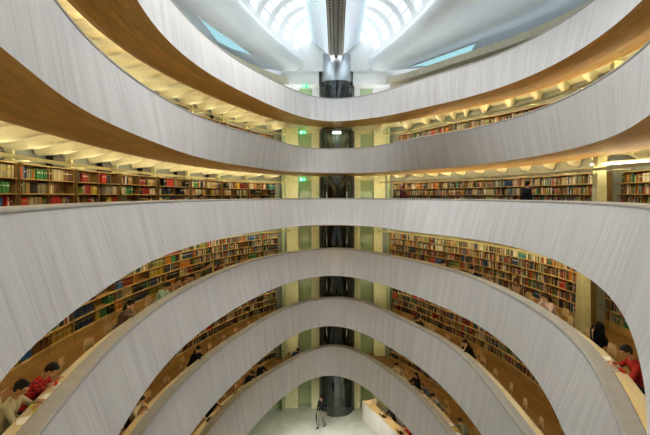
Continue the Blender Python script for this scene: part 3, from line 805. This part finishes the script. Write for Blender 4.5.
def hair_mesh(style):
    m = MB(); m.ell((0, -.022, .030), (.083, .093, .094), nu=20, nv=12)
    m.ell((0, .035, .078), (.066, .05, .034), nu=14, nv=8)
    if style != 'short':
        m.ell((0, -.055, -.03), (.074, .055, .10), nu=16, nv=10); m.tube([(0, -.06, -.05), (0, -.085, -.13), (0, -.10, -.22)], [.06, .055, .02], 12)
        for s in (-1, 1): m.tube([(s*.066, -.02, .03), (s*.074, -.03, -.06), (s*.06, -.045, -.15)], [.022, .026, .014], 8)
    else:
        m.ell((0, -.045, -.02), (.070, .055, .065), nu=16, nv=10)
    return m.mesh('hair_'+style)
HAIRM = {k: hair_mesh(k) for k in ('short', 'long')}
PEOPLE = []
def person(loc, rz, pose, shirt, trousers, skin, hair, hstyle, label, scale=1.0):
    if pose not in BODY: BODY[pose] = make_body('figure', **POSES[pose])
    me, HM = BODY[pose]; o = link('person', me, None, loc, rz); o.scale = (scale,)*3
    for i, mt in enumerate((SKIN[skin], shirt, trousers, M_SHOE, M_BLACK, M_LIPS)): o.material_slots[i].link = 'OBJECT'; o.material_slots[i].material = mt
    h = link('hair', HAIRM[hstyle], o); h.matrix_local = HM
    if not HAIRM[hstyle].materials: HAIRM[hstyle].materials.append(HAIRS['black'])
    h.material_slots[0].link = 'OBJECT'; h.material_slots[0].material = HAIRS[hair]
    tag(o, label, 'person'); return o

def make_chair_proto():
    r = empty('chair'); W2, D2 = .20, .20
    m = MB(); rows = []
    for j in range(7):
        y = -D2+.40*j/6; rows.append([(-W2+.40*i/6, y, .445-.012*math.sin(PI*i/6)-.01*(1-j/6)) for i in range(7)])
    m.grid(rows); m.grid([[(p[0], p[1], p[2]-.018) for p in r_] for r_ in rows], flip=True)
    for a in (0, 6): m.grid([rows[a], [(p[0], p[1], p[2]-.018) for p in rows[a]]]); col_ = [r_[a] for r_ in rows]; m.grid([col_, [(p[0], p[1], p[2]-.018) for p in col_]])
    m.build('seat', M_CHAIR, r)
    m = MB(); rows = []                                     # curved shell backrest with rounded upper corners
    for j in range(7):
        z = .60+.20*j/6; w = .17*(1-.10*max(0, (j-4))/2); rows.append([(w*math.sin(-1+2*i/8)/math.sin(1), -.20-.05*math.cos(-1.2+2.4*i/8)-.03*j/6, z-(.012 if i in (0, 8) and j in (0, 6) else 0)) for i in range(9)])
    bk = [[(p[0], p[1]-.014, p[2]) for p in r_] for r_ in rows]; m.grid(rows); m.grid(bk, flip=True)
    for a in (0, 6): m.grid([rows[a], bk[a]])
    for a in (0, 8): m.grid([[r_[a] for r_ in rows], [r_[a] for r_ in bk]])
    m.build('backrest', M_CHAIR, r)
    for s in (-1, 1):
        m = MB(); m.tube([(s*.18, .17, .425), (s*.19, .19, .012)], .011, 8); m.build('leg', M_CHROME, r)
        m = MB(); m.tube([(s*.19, -.20, .012), (s*.18, -.18, .44), (s*.15, -.245, .62), (s*.145, -.262, .74)], .011, 8); m.build('leg', M_CHROME, r)
    return r
chair0 = make_chair_proto(); chair_used = [False]
def put_chair(loc, rz, label, group='maple chairs along the reading desks'):
    r = dup(chair0, loc, rz) if chair_used[0] else chair0
    r.location = loc; r.rotation_euler = (0, 0, rz); chair_used[0] = True
    tag(r, label, 'chair', group); return r

def locate(c, side, off, px, py, hz):
    """ring sample whose offset point looks nearest to a picture position at height hz above the deck"""
    T, B, n, q = RING[c]; zf = RIM[c]-FLOOR_DROP; best = None
    for i in range(NS):
        x, y = T[i]+n[i]*off
        if (x-.264)*side <= 0 or y < 1: continue
        u = CXP+FPX*x/y; v = YHP-FPX*(zf+hz-ZE)/y; e = (u-px)**2+.35*(v-py)**2
        if best is None or e < best[0]: best = (e, i)
    return best[1]
def frame(c, i, off, along=0.0):
    T, B, n, q = RING[c]; nn = Vector((float(n[i,0]), float(n[i,1]))); t = Vector((-nn.y, nn.x)); p = Vector((float(T[i,0]), float(T[i,1])))+nn*off+t*along
    return p, math.atan2(-nn.y, -nn.x)-PI/2             # local +y looks at the void
def open_book(loc, rz, pages, label, s=1.0, cat='book'):
    o = empty('open_book', loc, rz); m = MB()
    for sd in (-1, 1):
        prof = [(0, .012), (.02*sd, .022), (.07*sd, .020), (.145*sd, .008), (.15*sd, .004)]
        m.grid([[(x*s, -.11*s, z) for x, z in prof], [(x*s, .11*s, z) for x, z in prof]]); m.grid([[(x*s, -.11*s, .004) for x, z in prof], [(x*s, -.11*s, z) for x, z in prof]]); m.grid([[(x*s, .11*s, .004) for x, z in prof], [(x*s, .11*s, z) for x, z in prof]])
    m.build('pages', pages, o)
    m = MB(); m.box(-.155*s, .155*s, -.115*s, .115*s, 0, .004); m.build('cover', M_BLACK, o)
    tag(o, label, cat); return o
def papers(loc, rz, mat, label, w=.21, d=.297, h=.006):
    m = MB(); m.box(-w/2, w/2, -d/2, d/2, 0, h*.5); m.box(-w/2+.01, w/2+.006, -d/2-.008, d/2-.01, h*.5, h, 0, Matrix.Rotation(.06, 4, 'Z'))
    o = m.build('sheets_of_paper', mat); o.location = loc; o.rotation_euler = (0, 0, rz); tag(o, label, 'papers'); return o
def laptop(loc, rz, label):
    r = empty('laptop', loc, rz)
    m = MB(); m.box(-.16, .16, -.11, .11, 0, .016); m.build('base', M_BLACK, r)
    m = MB(); m.box(-.16, .16, 0, .008, 0, .21, 0, Matrix.Translation((0, .11, .014)) @ Matrix.Rotation(-.35, 4, 'X')); m.box(-.145, .145, -.002, 0, .01, .20, 1, Matrix.Translation((0, .11, .014)) @ Matrix.Rotation(-.35, 4, 'X'))
    m.build('screen', [M_BLACK, plain('screen_glow', (.25,.30,.36), .2)], r)
    tag(r, label, 'laptop'); return r
CL = {'redcheck': check_shirt(), 'beige': cloth('beige_wool', (.52,.48,.36)), 'pattern': plain('brown_patterned_cloth', (.22,.15,.12), .9, var=.7, scale=30), 'mint': cloth('mint_cloth', (.42,.60,.52)),
      'tan': cloth('tan_cloth', (.36,.22,.13)), 'black': cloth('black_cloth', (.014,.014,.016)), 'olive': cloth('olive_cloth', (.08,.09,.05)), 'maroon': cloth('maroon_cloth', (.16,.04,.04)),
      'red': cloth('red_cloth', (.42,.04,.03)), 'pink': cloth('pale_pink_cloth', (.66,.52,.48)), 'blue': cloth('blue_cloth', (.05,.12,.26)), 'bluegrey': cloth('blue_grey_cloth', (.16,.20,.26)),
      'grey': cloth('grey_cloth', (.34,.35,.34)), 'cream': cloth('cream_cloth', (.62,.56,.42)), 'greengrey': cloth('grey_green_cloth', (.28,.32,.28)), 'purple': cloth('purple_cloth', (.12,.06,.09))}
SEATS = [ # level, side, head x, head y, pose, shirt, skin, hair, style, label, item
 ('D', -1, 46, 362, 'fold', 'redcheck', 1, 'black', 'short', 'man in a red checked shirt bent over papers, third gallery up, left desk', 'paper'),
 ('D', -1, 25, 384, 'write', 'beige', 1, 'black', 'short', 'dark-haired person in a beige jacket writing, nearest seat at the left desk', 'yellow'),
 ('D', -1, 131, 306, 'head', 'pattern', 0, 'black', 'long', 'long-haired person in a brown patterned top with a hand at the face', 'book'),
 ('D', -1, 168, 286, 'writeshort', 'mint', 1, 'black', 'short', 'person in a mint green shirt reading at the left desk, third gallery up', 'book'),
 ('D', -1, 179, 285, 'cheek', 'tan', 1, 'brown', 'short', 'person in a tan top beside the one in mint green, head propped', None),
 ('D', -1, 190, 281, 'fold', 'tan', 1, 'black', 'short', 'person in a tan top lying low over the left desk, third gallery up', 'book'),
 ('D', -1, 212, 269, 'look', 'olive', 0, 'black', 'short', 'person in a dark olive jacket sitting upright before yellow books', 'paper'),
 ('D', -1, 222, 268, 'cheek', 'maroon', 1, 'brown', 'long', 'person in maroon farthest along the left desk, third gallery up', None),
 ('D', 1, 445, 264, 'fold', 'black', 0, 'black', 'short', 'person in black farthest along the right desk, third gallery up', None),
 ('D', 1, 472, 274, 'cheek', 'black', 0, 'black', 'short', 'dark-haired person in black resting the head on a hand, third gallery up', 'book'),
 ('D', 1, 511, 286, 'turn', 'tan', 1, 'brown', 'long', 'long-haired person in a tan top left of the one in pale pink', 'book'),
 ('D', 1, 543, 300, 'head', 'pink', 0, 'brown', 'long', 'long-haired woman in a pale pink top with a hand at her cheek', 'paper'),
 ('D', 1, 618, 368, 'write', 'red', 1, 'black', 'short', 'man in a red sweater writing in a notebook, nearest on the right desk', 'notebook'),
 ('E', -1, 141, 400, 'cheek', 'cream', 0, 'black', 'long', 'person in a pale top holding the head, nearest at the left desk, second gallery up', 'book'),
 ('E', -1, 199, 350, 'head', 'black', 0, 'black', 'long', 'person in black with a hand at the head, left desk, second gallery up', 'paper'),
 ('E', 1, 417, 319, 'fold', 'black', 0, 'black', 'short', 'person in black bent low, farther along the right desk, second gallery up', None),
 ('E', 1, 465, 344, 'cheek', 'black', 0, 'black', 'long', 'long-haired woman in black holding her head, right desk, second gallery up', 'paper'),
 ('F', -1, 217, 402, 'cheek', 'black', 0, 'fair', 'short', 'fair-haired person in black holding the head, nearest at the left desk, lowest gallery', 'paper'),
 ('F', -1, 252, 371, 'writeshort', 'black', 0, 'brown', 'short', 'brown-haired person in a black T-shirt writing, left desk, lowest gallery', 'book'),
 ('F', -1, 263, 363, 'look', 'black', 0, 'black', 'short', 'person in black sitting upright, third from the near end of the lowest left desk', None),
 ('F', -1, 296, 349, 'fold', 'blue', 0, 'black', 'short', 'person in a blue shirt leaning over the far end of the lowest left desk', 'book'),
 ('F', 1, 396, 366, 'head', 'cream', 0, 'brown', 'short', 'person in a cream shirt reading, farthest on the right desk, lowest gallery', 'paper'),
 ('F', 1, 412, 375, 'look', 'black', 0, 'black', 'long', 'long-haired person in black next to the one in cream, lowest gallery', 'paper'),
 ('F', 1, 423, 385, 'writeshort', 'bluegrey', 0, 'fair', 'short', 'fair-haired person in a blue-grey top in the middle of the lowest right desk', 'laptop'),
 ('F', 1, 434, 398, 'fold', 'grey', 0, 'brown', 'short', 'brown-haired person in light grey bent over white papers, lowest gallery', 'paper'),
 ('F', 1, 459, 424, 'write', 'greengrey', 0, 'brown', 'short', 'person in a grey-green sweater nearest on the right desk, lowest gallery', 'yellow'),
 ('C', 1, 403, 189, 'stand', 'maroon', 0, 'black', 'short', 'person in a maroon top before the bookcases just right of the lift, eye-level gallery', None),
 ('C', 1, 525, 186, 'stand', 'black', 0, 'black', 'short', 'person in black seen from behind at the eye-level bookcases, right side', None),
 ('C', -1, 172, 197, 'fold', 'black', 0, 'black', 'short', 'dark head just above the eye-level parapet, left of its neighbour', None),
 ('C', -1, 202, 197, 'write', 'olive', 0, 'brown', 'short', 'brown head just above the eye-level parapet, right of its neighbour', None)]
taken = {}
for c, side, px, py, pose, sh, sk, hr, hs, lab, item in SEATS:
    up = pose == 'stand'; i = locate(c, side, 1.35 if up else .66, px, py, 1.6 if up else 1.10); T, B, n, q = RING[c]; zf = RIM[c]-FLOOR_DROP+.002; taken.setdefault((c, side), []).append(float(q[i]))
    back = 'from behind' in lab
    p, rz = frame(c, i, 1.40 if up else .98); zs = -.03
    person((p.x, p.y, zf+zs+.03), rz+(PI if back else 0), pose, CL[sh], JEANS, sk, hr, hs, lab)
    short = lab.split(' ')
    who = {'redcheck': 'the red checked shirt', 'beige': 'the beige jacket', 'pattern': 'the brown patterned top', 'mint': 'the mint green shirt'}.get(sh)
    p2, _ = frame(c, i, 1.02)
    if not up: put_chair((p2.x, p2.y, zf), rz+(PI if back else 0), 'maple chair taken by the person in %s, %s seat, %s gallery up, %s side' % (sh.replace('redcheck', 'red checks').replace('bluegrey', 'blue-grey').replace('greengrey', 'grey-green').replace('pattern', 'patterned brown'), ordinal(len(taken[(c, side)])), NAMES[c], 'left' if side < 0 else 'right'), 'occupied maple chairs')
    zd = RIM[c]-DESK_DROP+.002; d, _ = frame(c, i, .445)
    near = 'in front of the %s' % lab.split(',')[0]
    near = ' '.join(near.split(' ')[:12])
    if item == 'paper': papers((d.x, d.y, zd), rz+.2, M_PAPER, 'white papers '+near)
    elif item == 'book': open_book((d.x, d.y, zd), rz-.1, M_PAPER, 'open book '+near)
    elif item == 'laptop': laptop((d.x, d.y, zd), rz, 'black laptop '+near)
    elif item == 'yellow':
        papers((d.x, d.y, zd), rz+.1, M_YEL, 'yellow folder '+near, .22, .30, .02); d2, _ = frame(c, i, .445, -.32); open_book((d2.x, d2.y, zd), rz, M_PAPER, 'open white book left of the %s' % ' '.join(lab.split(',')[0].split(' ')[:9]))
        d2, _ = frame(c, i, .445, .36); papers((d2.x, d2.y, zd), rz+.3, M_PAPER, 'white papers right of the %s' % ' '.join(lab.split(',')[0].split(' ')[:9]))
    elif item == 'notebook':
        open_book((d.x, d.y, zd), rz+.3, M_PAPER, 'large open notebook under the hands of the man in the red sweater', 1.25); d2, _ = frame(c, i, .445, .42); open_book((d2.x, d2.y, zd), rz-.3, M_PAPER, 'second open notebook beside the man in the red sweater', 1.15)
# empty chairs
for c in 'DEF':
    for side in (-1, 1):
        T, B, n, q = RING[c]; idx, P = arc_where(c, side, .8, 3, 21.6); last = None; k = 0
        for i in idx:
            s = float(q[i])
            if last is not None and abs(s-last) < 1.02: continue
            if any(abs(s-t) < .62 for t in taken.get((c, side), [])): continue
            last = s; p, rz = frame(c, i, .70+.12*random.random()**2); zf = RIM[c]-FLOOR_DROP+.002
            if not any(sees(Vector((p.x, p.y, zf+z)), e) for e in EYES for z in (.5, .7, .82)): continue
            k += 1; put_chair((p.x, p.y, zf), rz+random.uniform(-.25, .25), 'empty maple chair, %s from the lift along the %s desk, %s gallery up' % (ordinal(k), 'left' if side < 0 else 'right', NAMES[c]))
# things left on the desks
def on_desk(c, side, px, py, fn, off=.445, *a):
    i = locate(c, side, off, px, py, FLOOR_DROP-DESK_DROP); d, rz = frame(c, i, off); return fn((d.x, d.y, RIM[c]-DESK_DROP+.002), rz, *a)
on_desk('D', 1, 577, 334, open_book, .445, M_PAPER, 'open white magazine lying on the right desk before the backpack')
def black_case(loc, rz, label):
    m = MB(); m.box(-.13, .13, -.09, .09, 0, .05); m.box(-.12, .12, -.08, .08, .05, .062); o = m.build('black_case', M_BLACK); o.location = loc; o.rotation_euler = (0, 0, rz); tag(o, label, 'case')
on_desk('F', -1, 237, 396, black_case, .445, 'small black case on the lowest left desk between two empty seats')
on_desk('F', -1, 211, 421, black_case, .445, 'small black case on the lowest left desk nearest the camera')
on_desk('F', -1, 262, 377, black_case, .445, 'small black case on the lowest left desk beside the black T-shirt')
on_desk('F', 1, 413, 391, laptop, .43, 'black laptop left of the fair-haired person in blue-grey')
on_desk('F', 1, 421, 396, papers, .445, M_PAPER, 'white papers between two readers on the lowest right desk')
# black backpack hung on a chair
i = locate('D', 1, 1.15, 605, 322, .85); p, rz = frame('D', i, 1.02); zf = RIM['D']-FLOOR_DROP
r = empty('backpack', (p.x, p.y, zf+.44), rz); m = MB(); M_BAG = cloth('black_nylon', (.012,.012,.015))
m.ell((0, -.04, .26), (.17, .12, .28)); m.ell((0, -.05, .50), (.13, .10, .10)); m.build('bag_body', M_BAG, r)
m = MB(); m.ell((0, -.15, .17), (.12, .07, .13)); m.build('front_pocket', M_BAG, r)
for s in (-1, 1): m = MB(); m.tube([(s*.08, .05, .50), (s*.09, .11, .40), (s*.09, .10, .2), (s*.10, .04, .08)], .018, 8); m.build('strap', M_BAG, r)
m = MB(); m.tube([(-.04, -.02, .58), (0, -.02, .63), (.04, -.02, .58)], .01, 6); m.build('handle', M_BAG, r)
tag(r, 'black backpack hanging on a chair beside the man in red', 'backpack')
# purple coat on the near left seat of the second gallery up
i = locate('E', -1, .95, 128, 428, .7); p, rz = frame('E', i, 1.02); zf = RIM['E']-FLOOR_DROP
m = MB(); m.ell((0, 0, .16), (.21, .17, .17)); m.ell((.10, .04, .26), (.13, .12, .10)); m.ell((-.12, -.03, .12), (.12, .14, .12)); o = m.build('coat', CL['purple']); o.location = (p.x, p.y, zf+.44); o.rotation_euler = (0, 0, rz)
tag(o, 'crumpled purple coat on a chair, second gallery up, near left', 'coat')

# ground floor reading counter on the right
cp = [(1.50, 24.5), (1.75, 23.9), (2.25, 22.9), (2.95, 21.3), (3.55, 19.4), (4.0, 17.2), (4.35, 14.5), (4.45, 12.0)]
t_ = np.linspace(0, len(cp)-1, 60); cpx = np.interp(t_, range(len(cp)), [p[0] for p in cp]); cpy = np.interp(t_, range(len(cp)), [p[1] for p in cp])
for _ in range(12): cpx[1:-1] = (cpx[:-2]+cpx[1:-1]*2+cpx[2:])/4; cpy[1:-1] = (cpy[:-2]+cpy[1:-1]*2+cpy[2:])/4
dx, dy = np.gradient(cpx), np.gradient(cpy); ll = np.hypot(dx, dy); nx, ny = -dy/ll, dx/ll       # outward, to the right
r = empty('reading_counter', (0, 0, 0)); us = list(np.concatenate([[0], np.cumsum(np.hypot(np.diff(cpx), np.diff(cpy)))]))
def cr(o, z): return [(float(x+a*o), float(y+b*o), z) for x, y, a, b in zip(cpx, cpy, nx, ny)]
m = MB(); m.grid([cr(0, 1.06), cr(0, .002)], 0, False, us, [0, 1.05])
e = [cr(0, 0)[0], cr(.95, 0)[0]]; b = len(m.v); m.v += [(e[0][0], e[0][1], .002), (e[1][0], e[1][1], .002), (e[1][0], e[1][1], 1.06), (e[0][0], e[0][1], 1.06)]; m.face((b, b+1, b+2, b+3), 0, ((0, 0), (.95, 0), (.95, 1), (0, 1)))
m.build('slatted_front', M_PAR, r)
m = MB(); m.grid([cr(-.01, 1.05), cr(-.01, 1.09), cr(.10, 1.09), cr(.10, .80)], 0, False, us, [0, .1, .2, .5], smooth=False); m.build('ledge', M_DESK, r)
m = MB(); m.grid([cr(.10, .80), cr(.75, .80), cr(.75, .76), cr(.10, .76)], 0, False, us, [0, .6, .7, 1.2], smooth=False); m.build('desktop', M_DESK, r)
m = MB(); m.tube(cr(.13, .98), .012, 6); m.build('strip_light', emit('counter_strip', (1.0,.66,.26), 16), r)
tag(r, 'curved ground floor counter with slatted front and glowing desk, lower right', 'counter')
for px, py, pose, sh, hr, lab in ((387, 411, 'turn', 'black', 'black', 'dark-haired person in black at the glowing ground floor counter'), (405, 427, 'fold', 'red', 'brown', 'person in dark red low at the ground floor counter, nearer one')):
    best = min(range(60), key=lambda k: (CXP+FPX*(cpx[k]+nx[k]*.85)/(cpy[k]+ny[k]*.85)-px)**2+(YHP-FPX*(1.12-ZE)/(cpy[k]+ny[k]*.85)-py)**2)
    x, y = cpx[best]+nx[best]*1.12, cpy[best]+ny[best]*1.12; rz = math.atan2(-ny[best], -nx[best])-PI/2
    person((float(x), float(y), .002), rz, pose, CL[sh], JEANS, 0, hr, 'short', lab); put_chair((float(x+nx[best]*.04), float(y+ny[best]*.04), .002), rz, 'maple chair under the %s' % ' '.join(lab.split(' ')[:9]), 'occupied maple chairs')
    x, y = cpx[best]+nx[best]*.45, cpy[best]+ny[best]*.45; laptop((float(x), float(y), .803), rz, 'dark laptop in front of the %s' % ' '.join(lab.split(' ')[:9]))
# man walking across the ground floor
o = person((-.78, 23.75, .002), PI-.5, 'stand', CL['black'], TROUS, 1, 'black', 'short', 'man in a black jacket and khaki trousers walking before the lift', 1.0)
m = MB(); m.tube([(0, 0, 0), (0, .01, -.30), (.01, .02, -.62)], [.035, .04, .012], 10); m.tube([(0, 0, 0), (0, .02, .05), (0, .06, .05), (0, .07, .02)], .01, 6)
q_ = Matrix.Translation(o.location) @ Matrix.Rotation(PI-.5, 4, 'Z') @ Vector((.29, .10, .73)); b = m.build('folded_umbrella', M_BAG); b.location = q_; tag(b, 'folded black umbrella held low by the walking man', 'umbrella')
# square bin by the far end of the lowest gallery
r = empty('waste_bin', (-1.62, 24.75, RIM['F']-FLOOR_DROP+.002)); m = MB(); m.box(-.14, .14, -.13, .13, 0, .62); m.build('bin_body', M_STEEL, r); m = MB(); m.box(-.145, .145, -.135, .135, .62, .66); m.box(-.08, .08, -.06, .06, .655, .665); m.build('lid', M_BLACK, r)
tag(r, 'dark square bin by the lift on the lowest gallery', 'bin')
print('PEOPLE done')
# ------------------------------------------------------------------ lights
for c in LV[1:]:                                 # fluorescent rail along the top of the bookcases
    for side in (-1, 1):
        T, B, n, q = RING[c]; zf = RIM[c]-FLOOR_DROP
        o_ = WALL_OFF-.42; idx, P = arc_where(c, side, o_, -1, 25.2); idx = idx[::2]
        t = empty('light_rail'); tag(t, 'slim cream light rail along the bookcase tops, %s wall, %s gallery up' % ('left' if side < 0 else 'right', NAMES[c]), 'light', 'light rails along the bookcase tops')
        zz = zf+1.97
        m = MB(); m.tube([(float(P[i,0]), float(P[i,1]), zz) for i in idx], .022, 6); m.build('tube', M_TUBE, t)
        m = MB()
        rows = [[(float(T[i,0]+n[i,0]*(o_+a)), float(T[i,1]+n[i,1]*(o_+a)), zz+b_) for i in idx] for a, b_ in ((-.07, -.05), (-.07, .035), (-.055, .035), (-.055, -.05), (-.07, -.05))]
        m.grid(rows, 0, False, smooth=False)
        for k in range(0, len(idx), 8):
            i = idx[k]; a = math.atan2(n[i,1], n[i,0]); Mx = Matrix.Translation((float(P[i,0]), float(P[i,1]), 0)) @ Matrix.Rotation(a, 4, 'Z')
            m.box(-.06, .45, -.015, .015, zz-.06, zz-.035, 0, Mx)
        m.build('rail', M_CREAM, t)
for k, o_ in enumerate((0, .35)):                # bright tubes in the open bay right of the large column
    t = empty('fluorescent_lamp'); a = Vector((7.75+o_, 13.1, ZE+.95)); b = Vector((8.45+o_, 11.0, ZE+.95))
    m = MB(); m.tube([a, b], .014, 8); m.build('tube', M_COOL, t)
    d = (b-a).normalized(); sd = Vector((-d.y, d.x, 0))*.05; m = MB()
    m.hexa([a-sd+Vector((0,0,.03)), b-sd+Vector((0,0,.03)), b+sd+Vector((0,0,.03)), a+sd+Vector((0,0,.03)), a-sd+Vector((0,0,.06)), b-sd+Vector((0,0,.06)), b+sd+Vector((0,0,.06)), a+sd+Vector((0,0,.06))]); m.build('housing', M_CREAM, t)
    tag(t, '%s of two bright fluorescent tubes by the large column, eye-level gallery' % ('inner', 'outer')[k], 'light')
def area(name, loc, size, power, col, rot=(0,0,0)):
    l = bpy.data.lights.new(name, 'AREA'); l.shape = 'RECTANGLE'; l.size, l.size_y = size; l.energy = power; l.color = col
    o = bpy.data.objects.new(name, l); COL.objects.link(o); o.location = loc; o.rotation_euler = rot; return o
area('daylight', (0, 12, ZE+12.5), (9, 28), 1400, (1.0,.98,.95))
for k in range(8):                               # fill spots added among the skylight ribs to brighten the atrium
    for sx in (-1, 1):
        l = bpy.data.lights.new('atrium_fill', 'SPOT'); l.energy = 70; l.spot_size = 2.7; l.spot_blend = .6; l.shadow_soft_size = 0; l.color = (1.0,.94,.86)
        o = bpy.data.objects.new('atrium_fill', l); COL.objects.link(o); o.location = (sx*2.0, 1.5+k*2.6, ZE+8.2)
for c in LV:                                     # unseen fill panels added to brighten the walls beside the lift
    for sx in (-1, 1):
        zf = RIM[c]-FLOOR_DROP
        o = area('lobby_fill', (sx*2.2, 24.75, zf+(1.25 if c != 'A' else .5)), (1.3, .4), (4.5 if c in 'BC' else 2.2) if c != 'A' else 20, (1.0,.95,.70) if c != 'A' else (.95,.98,1), (PI/2 if c != 'A' else PI*.7, 0, 0))
for sx, ly in ((-1, 22.5), (1, 22.2), (-1, 18), (0, 20)):   # added fill spots, no fittings, to lift the ground floor
    l = bpy.data.lights.new('ground_fill', 'SPOT'); l.spot_size = 2.7; l.spot_blend = .6; l.energy = 90; l.shadow_soft_size = 0; l.color = (1.0,.97,.85)
    o = bpy.data.objects.new('ground_fill', l); COL.objects.link(o); o.location = (sx*1.2-.2, ly, 2.6)
for k in range(13):                              # added upward fill behind the top parapet, brightens the roof underside
    for side in (-1, 1):
        idx, P = arc_where('A', side, .40, -1, 24); i = idx[int((k+.5)/13*len(idx))]
        l = bpy.data.lights.new('roof_fill', 'SPOT'); l.energy = 26; l.spot_size = 2.9; l.spot_blend = .8; l.shadow_soft_size = 0; l.color = (.80,.92,1)
        o = bpy.data.objects.new('roof_fill', l); COL.objects.link(o); o.location = (float(P[i,0]), float(P[i,1]), RIM['A']-.10); o.rotation_euler = (PI, 0, 0)
w = bpy.data.worlds.new('World'); SC.world = w; w.use_nodes = True
nt = w.node_tree; bg = nt.nodes['Background']; bg.inputs[0].default_value = (.70,.80,.95,1); bg.inputs[1].default_value = 1.0

cam = bpy.data.cameras.new('Camera'); co = bpy.data.objects.new('Camera', cam); COL.objects.link(co)
co.location = (0, 0, ZE); co.rotation_euler = (PI/2, 0, 0)
cam.sensor_width = 36; cam.sensor_fit = 'HORIZONTAL'; cam.lens = 36*FPX/650
cam.shift_x = (325-CXP)/650; cam.shift_y = (YHP-217.5)/650*1.0
cam.clip_start = .05; cam.clip_end = 300
SC.camera = co
SC.view_settings.view_transform = 'Standard'; SC.view_settings.look = 'None'; SC.view_settings.exposure = 0.86; SC.view_settings.gamma = 0.88
